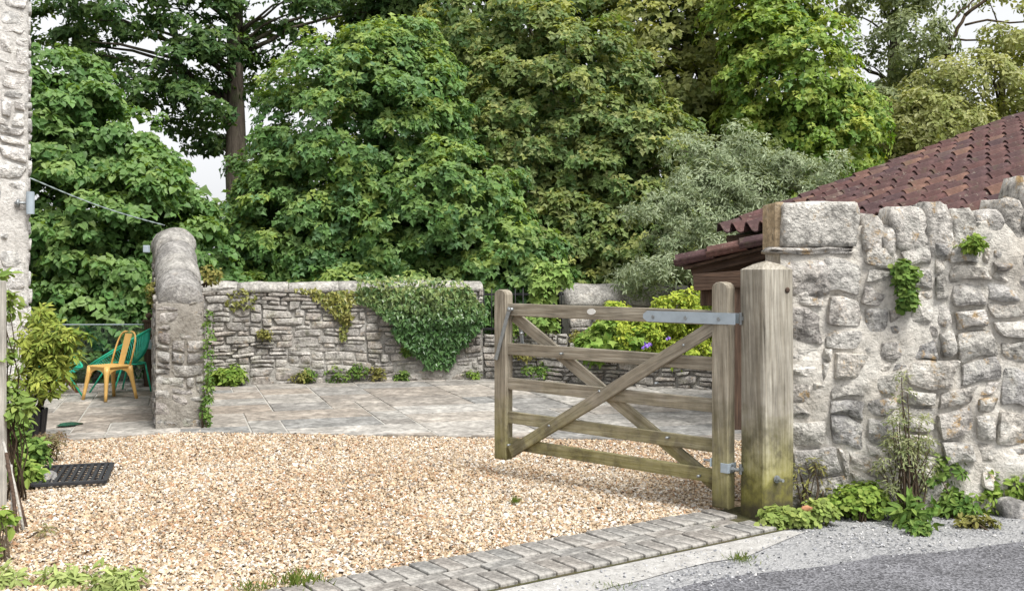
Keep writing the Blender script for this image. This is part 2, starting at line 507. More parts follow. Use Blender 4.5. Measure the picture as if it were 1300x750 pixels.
def pick(rng, cols, n):
    cols = np.array(cols, float)
    t = rng.uniform(0, len(cols) - 1.0001, n); i = t.astype(int); f = (t - i)[:, None]
    return cols[i] * (1 - f) + cols[i + 1] * f

def sphere(rng, n):
    return nrm(rng.normal(size=(n, 3)))

def crown(rng, ells, tm, k, size, cols, tip, per, rb=(.35, .65), flat=.6, front=.25, inner=.2, droop=.25, up=.6, tipw=.5):
    """ells: (centre, radii, bough count). Boughs sit on the ellipsoids; leaf rosettes dress each bough.
    front: share of the boughs kept on the far side. Returns leaf packs and bough centres."""
    ps, ax, tw, bc = [], [], [], []
    for c, r, nb in ells:
        c = np.array(c, float); r = np.array(r, float)
        d = sphere(rng, nb * 3)
        d = d[(d[:, 1] < .25) | (rng.uniform(size=len(d)) < front)][:nb]
        rad = rng.uniform(.68, 1.02, (len(d), 1))
        b = c + d * r * rad
        b = b[b[:, 2] > .008]
        bc.append(b)
        for q, dd in zip(b, nrm((b - c) / r)):
            m = max(3, int(per * rng.uniform(.6, 1.4)))
            R_ = rng.uniform(*rb)
            w = nrm(sphere(rng, m) + dd * .55 + np.array((0, -.25, .45)))
            rr = R_ * rng.uniform(.65, 1.08, (m, 1)) * np.array((1, 1, flat))
            p = q + w * rr
            ps.append(p); ax.append(w * .55 + dd * .35 + np.array((0, -.12, up)) + rng.normal(0, .25, (m, 3)))
            tw.append(np.clip(w[:, 2] * .8 + rng.normal(0, .25, m), 0, 1) * rng.uniform(.1, 1) * tipw)
        ni = int(nb * per * inner)
        if ni:
            dd = sphere(rng, ni)
            ps.append(c + dd * r * rng.uniform(.2, .8, (ni, 1)))
            ax.append(dd + np.array((0, 0, .6))); tw.append(np.zeros(ni))
    p = np.concatenate(ps); a = np.concatenate(ax); w = np.concatenate(tw)
    ok = p[:, 2] > .012
    return rosettes(rng, tm, p[ok], a[ok], k, size, cols, droop=droop, tipcol=(w[ok], tip)), np.concatenate(bc)

def limb(rng, a, b, r0, r1, sag=.12, n=6):
    a = np.array(a, float); b = np.array(b, float)
    s = np.linspace(0, 1, n)[:, None]
    L = np.linalg.norm(b - a)
    p = a + (b - a) * s + np.array((0, 0, sag * L)) * np.sin(s * math.pi) + rng.normal(0, .03 * L, (n, 3)) * np.sin(s * math.pi)
    return tube(p, np.linspace(r0, r1, n), 6)

def tree(name, label, base, height, r0, seed, ells, tm, k, size, cols, tip, per, trunk_top=None, nlimb=26, group=None, mat=None, lean=(0, 0), cat='tree', **kw):
    rng = np.random.default_rng(seed)
    o = empty(name, base, 0, label, cat, group)
    B = np.array(base, float)
    pack, bc = crown(rng, ells, tm, k, size, cols, tip, per, **kw)
    leaf_obj('crown', [(pack[0] - B, pack[1], pack[2])], o, mat)
    s = np.linspace(0, 1, 12)
    tp = np.c_[lean[0] * s + .1 * np.sin(s * 5 + seed) * s, lean[1] * s, height * s]
    rr = r0 * (1 - .62 * s); rr[0] *= 1.25
    v, f = tube(tp, rr, 12)
    w = Wob(seed, 3, 3)
    v = v + (w(v) * r0 * .12)[:, None] * nrm(v * np.array((1, 1, 0)) + 1e-6)
    link('trunk', rawmesh('trunk', v, f, smooth=True), o, M['bark'])
    parts = []
    if nlimb:
        for q in bc[rng.permutation(len(bc))[:nlimb]] - B:
            z = min(max(q[2] - .35 * math.hypot(q[0], q[1]), height * .12), height * .96)
            a = np.array((np.interp(z, tp[:, 2], tp[:, 0]), np.interp(z, tp[:, 2], tp[:, 1]), z))
            L = np.linalg.norm(q - a)
            parts.append(limb(rng, a, q, min(r0 * .35, .014 * L + .012), .006, .08))
        v, f = merge(parts)
        link('limbs', rawmesh('limbs', v, f, smooth=True), o, M['bark'])['kind'] = 'stuff'
    return o

def tuft(name, label, base, seed, n, h, spread, cols, cat='plant', blade=T_BLADE, group=None):
    rng = np.random.default_rng(seed)
    b = np.c_[rng.normal(0, spread * .35, (n, 2)), np.zeros(n)]
    X = np.c_[rng.normal(0, .55, (n, 2)), np.ones(n)]
    Z = sphere(rng, n) * .4 + np.array((0, -1, .2))
    c = pick(rng, cols, n)
    o = leaf_obj(name, [leaf_arrays(blade, b, X, Z, h * rng.uniform(.5, 1.1, n), c)], None, M['leaf_soft'])
    o.location = tuple(base)
    return setp(o, label, cat, group, 'stuff')

def herb(name, label, base, seed, ells, tm, k, size, cols, tip, per, cat='plant', group=None, mat=None, stems=10, **kw):
    """low leafy plant: stems and foliage under one root"""
    rng = np.random.default_rng(seed)
    B = np.array(base, float)
    o = empty(name, base, 0, label, cat, group)
    kw.setdefault('rb', (.04, .1)); kw.setdefault('inner', .3); kw.setdefault('front', .5)
    pack, bc = crown(rng, ells, tm, k, size, cols, tip, per, **kw)
    leaf_obj('foliage', [(pack[0] - B, pack[1], pack[2])], o, mat or M['leaf_soft'])
    if stems and len(bc):
        parts = [limb(rng, (rng.normal(0, .03), rng.normal(0, .03), -.01), q - B, .006, .002, .05, 5) for q in bc[rng.permutation(len(bc))[:stems]]]
        v, f = merge(parts)
        link('stems', rawmesh('stems', v, f, smooth=True), o, M['twig'])
    return o

# ------------------------------------------------------------------ masonry library
def pack_cells(rng, nc, nr, sizes, wts):
    occ = np.zeros((nr, nc), bool); out = []
    wts = np.array(wts, float) / sum(wts)
    for j in range(nr):
        for i in range(nc):
            if occ[j, i]: continue
            w, h = sizes[rng.choice(len(sizes), p=wts)]
            w = min(w, nc - i); h = min(h, nr - j)
            while w > 1 and occ[j, i:i + w].any(): w -= 1
            while h > 1 and occ[j:j + h, i:i + w].any(): h -= 1
            occ[j:j + h, i:i + w] = True
            out.append((i, j, w, h))
    return out

def stone_mesh(rng, cx, cz, a, b, relief, npts, rings, warp, tilt=.45, rough=.12, cut=.14):
    """a rubble stone: crooked, chipped outline and a roughly dressed face of a few planes; local x along, -y out, z up"""
    m = min(a, b)
    q = [(-a, -b), (0, -b), (a, -b), (a, 0), (a, b), (0, b), (-a, b), (-a, 0)] if npts > 12 else [(-a, -b), (a * .2, -b), (a, -b), (a, b), (-a * .2, b), (-a, b)]
    q = np.array(q, float) * (1 + rng.uniform(-cut, .02, (len(q), 2))) + rng.normal(0, m * .07, (len(q), 2))
    if rng.uniform() < .5:                       # knock one corner off
        i = rng.choice([k for k in range(len(q)) if abs(q[k][0]) > .5 * a and abs(q[k][1]) > .5 * b] or [0])
        q[i] *= rng.uniform(.62, .88)
    n2 = np.roll(q, -1, 0)
    q = np.stack([q * .88 + n2 * .12, q * .12 + n2 * .88], 1).reshape(-1, 2)
    npts = len(q)
    prof = [(1.0, -.035 / max(relief, .01)), (1.0, .55), (.955, .9), (.72, 1.0), (.36, 1.0)][:rings + 1] if rings > 2 else [(1.0, -.6), (.9, .8)]
    ax = [(rng.normal(size=2), rng.uniform(.1, .55)) for _ in range(3)]
    def face(x, z):
        h = np.ones_like(x) * 1.05
        for d, o in ax:
            d = d / np.linalg.norm(d)
            h = np.minimum(h, 1.0 + tilt * (o - (d[0] * x / a + d[1] * z / b)))
        return h
    wn = Wob(int(rng.integers(1 << 30)), 1.3 / m, 3, 2)
    V = []
    for k, (sc, dp) in enumerate(prof):
        x, z = q[:, 0] * sc, q[:, 1] * sc
        y = -relief * (dp * (face(x, z) if dp > .5 else 1) + (rough * wn(np.stack([x, z], -1)) if k > 0 else np.zeros(npts)))
        V.append(np.c_[x, y, z])
    V.append([(0, -relief * (face(np.zeros(1), np.zeros(1))[0] + rough * wn(np.zeros((1, 2)))[0]), 0)])
    V = np.concatenate(V)
    p = V[:, [0, 2]] + (cx, cz)
    V[:, 0] = p[:, 0] + warp[0](p); V[:, 2] = p[:, 1] + warp[1](p)
    Fq = []
    j = np.arange(npts); k = (j + 1) % npts
    for r in range(len(prof) - 1):
        Fq.append(np.stack([r * npts + j, r * npts + k, (r + 1) * npts + k, (r + 1) * npts + j], -1))
    top = (len(prof) - 1) * npts
    Ft = np.stack([top + j, top + k, np.full(npts, len(prof) * npts)], -1)
    return V, [np.concatenate(Fq), Ft]

def stone_panel(parent, x0, x1, z0, z1, ux, uz, sizes, wts, gap, relief, mat, seed, npts=12, rings=4, warp_amp=.03, warp_f=4., rough=.12, cut=.14, tilt=.45, keep=None, tf=None, smooth=True, special=None, name='stone'):
    rng = np.random.default_rng(seed)
    nc, nr = max(1, round((x1 - x0) / ux)), max(1, round((z1 - z0) / uz))
    ux, uz = (x1 - x0) / nc, (z1 - z0) / nr
    wx, wz = Wob(seed + 1, warp_f, 3, 2), Wob(seed + 2, warp_f, 3, 2)
    warp = (lambda p: warp_amp * wx(p), lambda p: warp_amp * wz(p))
    for i, j, w, h in pack_cells(rng, nc, nr, sizes, wts):
        cx, cz = x0 + (i + w / 2) * ux, z0 + (j + h / 2) * uz
        a, b = w * ux / 2 - gap / 2, h * uz / 2 - gap / 2
        if keep and not keep(cx, cz, a, b): continue
        V, Fs = stone_mesh(rng, cx, cz, a, b, relief * rng.uniform(.6, 1.25), npts, rings, warp, tilt, rough, cut)
        if tf: V = tf(V)
        m = mat
        if special: m = special(cx, cz, rng) or mat
        link(name, rawmesh(name, V, Fs, smooth=smooth), parent, m)

def core_mesh(name, x0, x1, thick, top, parent, mat, seed, amp=.02, off=0., nx=60, nz=40, freq=6., zoff=None, z0=-.05):
    """wall body: a displaced front skin, plain back, ends and top; top(x) gives the height"""
    w = Wob(seed, freq, 4, 2)
    xs = np.linspace(x0, x1, nx); ss = np.linspace(0, 1, nz)
    T = np.array([top(x) for x in xs])
    Xg, S = np.meshgrid(xs, ss)
    Zg = z0 + (T[None] - z0) * S
    p = np.stack([Xg, Zg], -1)
    Y = -(off + amp * w(p) + (zoff(Xg, Zg) if zoff else 0))
    front = np.stack([Xg, Y, Zg], -1).reshape(-1, 3)
    back = np.stack([Xg, np.full_like(Xg, thick), Zg], -1).reshape(-1, 3)
    n = nx * nz
    i = np.arange(nx - 1); j = np.arange(nz - 1)
    I, J = np.meshgrid(i, j); a = (J * nx + I).ravel()
    f1 = np.stack([a, a + 1, a + nx + 1, a + nx], -1)
    f2 = f1[:, ::-1] + n
    t0 = (nz - 1) * nx + i
    ft = np.stack([t0, t0 + 1, t0 + 1 + n, t0 + n], -1)
    l = j * nx
    fl = np.stack([l + nx, l, l + n, l + nx + n][::-1], -1)[:, ::-1]
    rr = j * nx + nx - 1
    fr = np.stack([rr, rr + nx, rr + nx + n, rr + n], -1)
    return link(name, rawmesh(name, np.concatenate([front, back]), np.concatenate([f1, f2, ft, fl, fr]), smooth=True), parent, mat)

def half_round(name, p0, p1, rx, rz, parent, mat, seed, n=8, m=10, amp=.012, under=.04):
    """a rounded coping stone between two points on the wall's centre line (local space)"""
    p0, p1 = np.array(p0, float), np.array(p1, float)
    d = nrm(p1 - p0); s = nrm(np.cross(d, (0, 0, 1.))); u = np.cross(s, d)
    th = np.linspace(0, math.pi, m)
    prof = np.concatenate([[(rx, -under)], np.c_[rx * np.cos(th), rz * np.sin(th)], [(-rx, -under)]])
    w = Wob(seed, 7, 4)
    V = []
    for k in np.linspace(0, 1, n):
        e = 1 - .025 * (abs(2 * k - 1) ** 8)
        q = p0 + (p1 - p0) * k + prof[:, :1] * s * e + prof[:, 1:] * u * e
        V.append(q)
    V = np.concatenate(V); c = (p0 + p1) / 2
    V = V + (amp * w(V))[:, None] * nrm(V - (p0 + d * ((V - p0) @ d)[:, None]))
    k = len(prof)
    I, J = np.meshgrid(np.arange(k - 1), np.arange(n - 1)); a = (J * k + I).ravel()
    f = np.stack([a, a + k, a + k + 1, a + 1], -1)
    e = (n - 1) * k
    close = np.stack([np.arange(n - 1) * k + k - 1, np.arange(1, n) * k + k - 1, np.arange(1, n) * k, np.arange(n - 1) * k], -1)
    caps = [np.array([list(range(k))]), np.array([list(range(e + k - 1, e - 1, -1))])]
    return link(name, rawmesh(name, V, [np.concatenate([f, close])] + [np.concatenate(caps)], smooth=True), parent, mat)

def sheet(name, poly, z, mat, parent=None, label=None, kind='structure'):
    v = np.array([(x, y, z) for x, y in poly])
    o = link(name, rawmesh(name, v, np.array([list(range(len(v)))])), parent, mat)
    if not parent: setp(o, label, None, None, kind)
    return o

def clip(poly, n, c):
    """keep the part of a convex polygon where n.p <= c"""
    out = []
    for i in range(len(poly)):
        a, b = poly[i], poly[(i + 1) % len(poly)]
        da, db = n @ a - c, n @ b - c
        if da <= 0: out.append(a)
        if da * db < 0: out.append(a + (b - a) * (da / (da - db)))
    return out

def slab(name, poly, ztop, thick, mat, parent, bev=.006, seed=0):
    """a paving slab with eased edges from a convex outline"""
    p = np.array(poly); c = p.mean(0); n = len(p)
    d = nrm(p - c)
    rng = np.random.default_rng(seed)
    z = lambda k: ztop + k
    tl = rng.normal(0, .0016, 2)
    dz = ((p - c) @ tl)
    V = np.concatenate([np.c_[p, np.full(n, ztop - thick)], np.c_[p, z(-bev) + dz], np.c_[p - d * bev, z(0) + dz], [[*c, ztop]]])
    j = np.arange(n); k = (j + 1) % n
    q = np.concatenate([np.stack([j, k, n + k, n + j], -1), np.stack([n + j, n + k, 2 * n + k, 2 * n + j], -1)])
    tt = np.stack([2 * n + j, 2 * n + k, np.full(n, 3 * n)], -1)
    return link(name, rawmesh(name, V, [q, tt]), parent, mat)

# ================================================================== THE SETTING
def wavy(a, b, n, amp, seed):
    w = Wob(seed, 5, 3, 2)
    a, b = np.array(a, float), np.array(b, float)
    d = b - a; nn = np.array((-d[1], d[0])) / np.linalg.norm(d)
    s = np.linspace(0, 1, n)[:, None]
    p = a + d * s
    return [tuple(q + nn * amp * w(q)) for q in p]

sheet('ground', [(-400, -100), (400, -100), (400, 700), (-400, 700)], -.06, M['soil'])

# property line: pavers run along LD, LN points to the road
LQ, LD, LN = np.array((1.14, 5.94)), np.array((-.824, -.566)), np.array((.566, -.824))
ln = lambda s, n: tuple(LQ + LD * s + LN * n)

sheet('verge', [(-9, -2)] + [ln(8, .5), ln(-.9, .5)] + [(1.9, 6.05), (9, 6.05), (9, -2)], -.006, M['tarmac'])
_edge = wavy((-3, 2.2), (.58, 4.43), 14, .02, 3) + wavy((.62, 4.45), (1.73, 5.0), 10, .025, 4) + wavy((1.78, 5.02), (2.64, 5.285), 10, .02, 5) + [(9, 6.4)]
sheet('road', _edge + [(9, -8), (-3, -8)], -.001, M['asphalt'])
sheet('kerb_haunch', wavy(ln(5, .5), ln(-.02, .5), 3, 0, 1) + wavy(ln(-.1, .62), ln(.5, .74), 8, .02, 7) + wavy(ln(.6, .76), ln(5, .72), 30, .03, 8), -.002, M['concrete'])
sheet('gravel_bed', [ln(5, .01), ln(-.3, .01), (2.2, 6.4), (3.5, 8.6), (2.0, 8.9), (-2.9, 9.1), (-4.6, 8.9), (-5.5, 8), (-5, 3)], -.014, M['gravel_bed'])

# --- block pavers: header row, stretcher row, header row
pv = empty('paver_strip', (LQ[0], LQ[1], 0), math.atan2(LD[1], LD[0]), kind='structure')   # local x along LD, local y along LN
sheet('joint_bed', [(-.5, -.004), (5, -.004), (5, .53), (-.5, .53)], .0005, M['paver_joint'], pv)
def paver_mesh(l, w, seed):
    me = bevel_box(l, w, .05, .007, 2)
    return me
_pm = [paver_mesh(.196, .095, k) for k in range(1)][0]
_pm.materials.append(M['paver'])
rng = np.random.default_rng(21)
for row, (yc, horiz) in enumerate(((.1, 0), (.256, 1), (.412, 0))):
    step = .106 if not horiz else .206
    s = -.14 + (.03 if row == 2 else 0)
    while s < 4.2:
        L = step
        w = LQ + LD * (s + L / 2) + LN * yc
        if np.hypot(w[0] - 1.452, w[1] - 5.83) > .2:
            o = link('paver', _pm, pv)
            o.location = (s + L / 2, yc + rng.normal(0, .0015), -.008 + rng.normal(0, .0022))
            o.rotation_euler = (rng.normal(0, .008), rng.normal(0, .008), (0 if horiz else R(90)) + rng.normal(0, .006))
        s += L

# --- flagstone patio
PA = R(18)
pu, pw = np.array((math.cos(PA), math.sin(PA))), np.array((-math.sin(PA), math.cos(PA)))
patio = empty('patio', (0, 0, 0), 0, kind='structure')
_lA = ((-4.9, 7.84), (-2.9, 8.98)); _lB = ((-2.9, 8.98), (3.2, 8.34))
def below(line):
    a, b = np.array(line[0]), np.array(line[1]); d = b - a
    n = np.array((d[1], -d[0])); n = n / np.linalg.norm(n)      # points to smaller y
    return n, n @ a
cA, cB = below(_lA), below(_lB)
def patio_front(x):
    return np.where(x < -2.9, 8.98 + (x + 2.9) * .57, 8.98 - (x + 2.9) * .105)
sheet('mortar_bed', [(-4.9, 7.84), (-2.9, 8.98), (3.2, 8.34), (5, 9), (5, 15.2), (-8.5, 13), (-8.5, 9)], .004, M['flag_joint'], patio)
_U = .3
_k = 0
for i, j, w, h in pack_cells(np.random.default_rng(5), 44, 26, [(2, 2), (3, 2), (2, 3), (3, 3), (2, 1), (1, 2), (4, 2), (1, 1)], [3, 4, 3, 2, 2, 1, 2, .3]):
    u0, v0 = -6.3 + i * _U, 6.6 + j * _U
    g = .0065
    q = [(u0 + g, v0 + g), (u0 + w * _U - g, v0 + g), (u0 + w * _U - g, v0 + h * _U - g), (u0 + g, v0 + h * _U - g)]
    poly = [pu * a + pw * b for a, b in q]
    cen = sum(poly) / 4
    n, c = cA if cen[0] < -2.95 else cB
    poly = clip(poly, n, c)
    if len(poly) < 3: continue
    cen = sum(poly) / len(poly)
    if np.ptp([p[0] for p in poly]) < .06 or np.ptp([p[1] for p in poly]) < .05: continue
    if cen[0] < -.56 * cen[1] - .4 or cen[0] > .3 * cen[1] + 1.2 or cen[1] > 14.3 or cen[1] < 8.2: continue
    _k += 1
    slab('flagstone', poly, .012 + RNG.normal(0, .0025), .03, M['flag'], patio, .007, _k)

# --- loose gravel, one mass of pebbles
rng = np.random.default_rng(11)
N = 225000
x = rng.uniform(-4.6, 3.0, N); y = rng.uniform(4.15, 9.1, N)
inl = (np.stack([x, y], 1) - LQ) @ LN
ok = ((inl < -.004) | ((inl < .5) & (rng.uniform(size=N) < .012 * np.exp(-inl * 7)))) & (y < patio_front(x) + .015 + rng.exponential(.03, N) * (rng.uniform(size=N) < .06)) & (np.abs(x) < .55 * y + .4) & ~((x > 1.3) & (y < 6.3))
x, y = x[ok], y[ok]
far = np.clip((y - 4.4) / 4.5, 0, 1)
kp = rng.uniform(size=len(x)) < 1 - .25 * far
x, y = x[kp], y[kp]; n = len(x)
s = rng.lognormal(math.log(.0079), .33, n)
wz = Wob(31, 2.2, 3, 2)
z = -.008 + rng.uniform(0, .008, n) + .006 * wz(np.stack([x, y], 1))
strayed = rng.uniform(size=n) < .004
oct_v = np.array([(math.cos(k * 1.2566), math.sin(k * 1.2566), -.45) for k in range(5)] + [(0, 0, .85)], float)
oct_f = np.array([(k, (k + 1) % 5, 5) for k in range(5)])
def pebbles(x, y, z, s, rng, cols, flat=.65):
    n = len(x)
    v = oct_v[None] + rng.normal(0, .22, (n, 6, 3))
    v *= s[:, None, None] * np.stack([rng.uniform(.8, 1.5, n), rng.uniform(.7, 1.05, n), rng.uniform(.5, .95, n) * flat / .65], -1)[:, None]
    e1, e2 = None, None
    ax = nrm(np.c_[rng.normal(0, .45, (n, 2)), np.ones(n)])
    r = sphere(rng, n); e1 = nrm(np.cross(ax, r)); e2 = np.cross(ax, e1)
    V = v[..., 0:1] * e1[:, None] + v[..., 1:2] * e2[:, None] + v[..., 2:3] * ax[:, None] + np.stack([x, y, z], -1)[:, None]
    f = oct_f[None] + (np.arange(n) * 6)[:, None, None]
    return V.reshape(-1, 3), f.reshape(-1, 3), np.repeat(cols, 6, 0)
gc = np.array([(.6, .49, .36), (.48, .355, .23), (.69, .61, .51), (.38, .24, .14), (.545, .41, .265), (.76, .72, .65), (.27, .225, .185), (.45, .265, .155), (.64, .52, .385)])
_pt = np.clip(.5 + .9 * wz(np.stack([x * .9, y * .9], 1) + 3), 0, 1)           # worn, browner patches
_a = gc[rng.choice(len(gc), n, p=[.18, .13, .18, .05, .15, .13, .05, .03, .1])]
_b = gc[rng.choice(len(gc), n, p=[.15, .2, .1, .13, .16, .05, .08, .07, .06])]
cols = np.where((rng.uniform(size=n) < _pt)[:, None], _b, _a) * rng.uniform(.64, 1.08, (n, 1))
V, f, c = pebbles(x, y, z, s, rng, np.clip(cols, 0, .85))
setp(link('gravel', rawmesh('gravel', V, f, c, smooth=False), None, M['gravel']), 'pale buff loose gravel covering the drive inside the gate', 'gravel', kind='stuff')

# loose grey chippings on the verge
n = 11000
x = rng.uniform(-.3, 3.4, n); y = rng.uniform(4.4, 5.95, n)
inl = (np.stack([x, y], 1) - LQ) @ LN
edge = np.interp(x, [-3, .58, 1.73, 2.64, 9], [2.2, 4.43, 5.0, 5.285, 6.4])
ok = (inl > .56) & (y > edge - .02 - rng.exponential(.06, n)) & (rng.uniform(size=n) < .2 + .4 * (wz(np.stack([x * 2, y * 2], 1)) > 0))
x, y = x[ok], y[ok]; n = len(x)
gg = np.array([(.3, .305, .32), (.42, .42, .43), (.22, .225, .24), (.52, .51, .5), (.17, .175, .19)])
V, f, c = pebbles(x, y, np.full(n, .0), rng.lognormal(math.log(.0052), .3, n), rng, gg[rng.choice(5, n)])
setp(link('chippings', rawmesh('chippings', V, f, c), None, M['gravel']), 'grey stone chippings scattered along the road edge', 'gravel', kind='stuff')

# ================================================================== WALLS
# --- rubble wall on the right, behind the gate post
FW = np.array((1.556, 5.95))
rw = empty('rubble_wall', (*FW, 0), 0, 'thick pale mortared rubble stone wall behind the big gate post', 'wall')
def rw_top(x):
    return float(np.interp(x, [0, .42, .44, .56, .58, .66, .7, 1.22, 1.3, 1.42, 1.6, 2.4], [1.5, 1.5, 1.62, 1.66, 1.6, 1.6, 1.62, 1.66, 1.66, 1.8, 1.95, 2.1]))
core_mesh('wall_core', 0, 2.4, .34, lambda x: rw_top(x) + (.03 if x > .46 else 0), rw, M['mortar_front'], 41, .02, .017, 170, 130, 8., zoff=lambda x, z: .024 * np.clip(Wob(402, 4.2, 3, 2)(np.stack([x, z], -1)) * 1.3, -.5, .75))
stone_panel(rw, -.01, 2.38, .0, 1.57, .05, .042, [(5, 3), (6, 4), (4, 3), (3, 2), (5, 2), (7, 4), (5, 5), (2, 2), (8, 3), (4, 4), (3, 4), (6, 2)], [4, 3, 4, 3, 3, 2, 1.5, 1.4, 1.5, 2, 1.5, 2],
            .004, .046, M['stone_front'], 42, 16, 4, .06, 4., rough=.26, cut=.24, tilt=.6, keep=lambda x, z, a, b: z + b < rw_top(x) + .01, smooth=False)
def boulder(name, c, r, mat, parent, seed, sub=3, amp=.16, flat=.0, cube=.5):
    bm = bmesh.new(); bmesh.ops.create_icosphere(bm, subdivisions=sub, radius=1)
    V = np.array([v.co[:] for v in bm.verts]); Fs = np.array([[v.index for v in f.verts] for f in bm.faces]); bm.free()
    m = np.abs(V).max(1, keepdims=True)
    V = V * (1 - cube) + V / m * cube * .88
    w = Wob(seed, 2.1, 4); w2 = Wob(seed + 5, 6, 3)
    V = V * (1 + amp * w(V) + amp * .35 * w2(V))[:, None]
    V = V * np.array(r) + np.array(c)
    return link(name, rawmesh(name, V, Fs, smooth=True), parent, mat)
# capping stones along its top
for k, (a, b, z0, z1, cb) in enumerate([(.475, .6, 1.43, 1.735, .5), (.59, .67, 1.45, 1.66, .5), (.655, .85, 1.48, 1.775, .8), (.845, 1.0, 1.46, 1.79, .85), (.995, 1.13, 1.46, 1.77, .8), (1.125, 1.29, 1.5, 1.755, .8), (1.28, 1.42, 1.5, 1.82, .8), (1.41, 1.62, 1.6, 1.96, .8), (1.6, 1.85, 1.68, 2.05, .8), (1.84, 2.1, 1.7, 2.1, .8), (2.09, 2.38, 1.75, 2.15, .8)]):
    boulder('capping_stone', ((a + b) / 2, .125, (z0 + z1) / 2), ((b - a) / 2 * 1.2, .18, (z1 - z0) / 2 * 1.12), M['stone_front'], rw, 60 + k, 3, .1, cube=min(.95, cb + .12))
boulder('end_block', (.225, .085, 1.667), (.25, .14, .148), M['stone_front'], rw, 81, 4, .045, cube=.9)
o = bar('end_face', (.006, .17, 1.52), (.006, .17, 1.80), .30, .06, M['sandstone'], rw, (1, 0, 0), .012, .004, 5)
boulder('bed_slab', (.2, .14, 1.515), (.27, .2, .026), M['stone_front'], rw, 83, 3, .1, cube=.8)
boulder('corner_stone', (.16, .04, 1.36), (.16, .1, .12), M['stone_front'], rw, 84, 3, .13, cube=.6)

# --- back boundary wall: ivy part, low part with railing, far part
BW = np.array((-3.84, 12.72)); BA = R(13)
def bw_uz(px, py, off=0):
    """photograph pixel -> position along the back wall and height"""
    u = np.array((math.cos(BA), math.sin(BA))); v = np.array((-math.sin(BA), math.cos(BA)))
    d = np.array(((px - 650) / F, 1., -(py - 350) / F))
    tt = (v @ BW - off) / (v @ d[:2])
    p = np.array((0, 0, EYE)) + d * tt
    return u @ (p[:2] - BW), p[2]
bw = empty('boundary_wall', (*BW, 0), BA, 'grey stone garden wall at the back of the yard, half hung with ivy', 'wall')
HB = 1.2
core_mesh('wall_core', -.2, 3.55, .4, lambda x: HB, bw, M['joint_dark'], 43, .02, -.01, 80, 30, 5., zoff=lambda x, z: np.clip((.55 - z) / .4, 0, 1) * .022)
stone_panel(bw, -.2, 3.54, .0, HB, .076, .05, [(2, 1), (3, 1), (4, 1), (3, 2), (2, 2), (5, 1), (5, 2), (4, 2)], [2.2, 4, 4, 3.2, 2, 2.2, 1.6, 1.8],
            .008, .036, M['stone_back'], 44, 12, 3, .024, 5., smooth=False)
for k in range(6):
    a = -.21 + k * .627
    half_round('coping_stone', (a, .19, HB), (a + .62, .19, HB), .23, .1, bw, M['coping_pale'], 90 + k, 6, 9, .02)
lw = empty('low_wall', (*BW, 0), BA, 'low broken stretch of stone wall behind the gate, below the black railing', 'wall')
core_mesh('wall_core', 3.56, 4.72, .4, lambda x: .56, lw, M['joint_dark'], 45, .02, -.01, 30, 14, 5.)
stone_panel(lw, 3.56, 4.72, .0, .6, .075, .05, [(2, 1), (3, 1), (4, 1), (3, 2)], [3, 4, 3, 3], .008, .04, M['stone_back'], 46, 12, 3, .02, 5., smooth=False)
fw = empty('boundary_wall', (*BW, 0), BA, 'stone wall with broad rounded coping seen over the gate, behind the golden shrub', 'wall')
core_mesh('wall_core', 4.73, 8.6, .4, lambda x: 1.0, fw, M['joint_dark'], 47, .02, -.01, 70, 20, 5.)
stone_panel(fw, 4.73, 7.6, .0, 1.02, .1, .06, [(2, 1), (3, 1), (4, 1), (3, 2), (2, 2)], [3, 4, 3, 3, 2], .008, .04, M['stone_back'], 48, 12, 3, .02, 5., smooth=False)
for k in range(5):
    a = 4.72 + k * .78
    half_round('coping_stone', (a, .19, 1.0), (a + .772, .19, 1.0), .26, .25, fw, M['coping_pale'], 100 + k, 6, 9, .03)
rl = empty('iron_railing', (*BW, 0), BA, 'black iron railing above the low stretch of back wall', 'railing')
for z in (.66, 1.12):
    bar('rail', (3.56, .2, z), (4.71, .2, z), .03, .012, M['black_iron'], rl, b=.002, wob=0)
for k in range(11):
    tube_obj('baluster', [(3.6 + k * .108, .2, .5), (3.6 + k * .108, .2, 1.2)], .008, M['black_iron'], rl, 6)

# --- raised bed wall under the golden shrub
e0, e1 = np.array((.4, 13.1)), np.array((3.0, 12.05))
rb_ = empty('bed_wall', (*e0, 0), math.atan2(*(e1 - e0)[::-1]), 'low dry-stone retaining wall of the flower bed, seen between the gate rails', 'wall')
_L = float(np.linalg.norm(e1 - e0))
core_mesh('wall_core', 0, _L, .3, lambda x: .34, rb_, M['joint_dark'], 49, .015, -.01, 40, 8, 5.)
stone_panel(rb_, 0, _L, 0, .36, .09, .05, [(2, 1), (3, 1), (4, 1), (3, 2)], [3, 4, 3, 2], .012, .05, M['stone_back'], 50, 12, 3, .018, 5., smooth=False)

# --- free-standing wall end with a ramped rounded coping, left of the yard
PW = G(197, 545)[:2]; PAng = R(20)
pw_ = empty('wall_pier', (*PW, 0), PAng, 'end of a mossy stone wall whose rounded coping ramps up to the rear', 'wall')
WD = .42
def ramp_core():
    prof = [(0, -.05), (0, 1.12), (1.5, 1.68), (3.4, 1.68), (3.4, -.05)]
    v = np.array([(.015, y + .015, z) for y, z in prof] + [(WD - .015, y + .015, z) for y, z in prof])
    q = [(i, (i + 1) % 5, 5 + (i + 1) % 5, 5 + i) for i in range(5)]
    return link('wall_core', rawmesh('wall_core', v, [np.array(q), np.array([[4, 3, 2, 1, 0], [5, 6, 7, 8, 9]])]), pw_, M['mortar_pier'])
ramp_core()
core_mesh('end_render', .004, WD - .004, .06, lambda x: 1.14, pw_, M['mortar_pier'], 51, .02, .012, 24, 50, 9.)
def brickspot(cx, cz, rng):
    return M['brick'] if abs(cz - 1.0) < .035 and cx > .26 else None
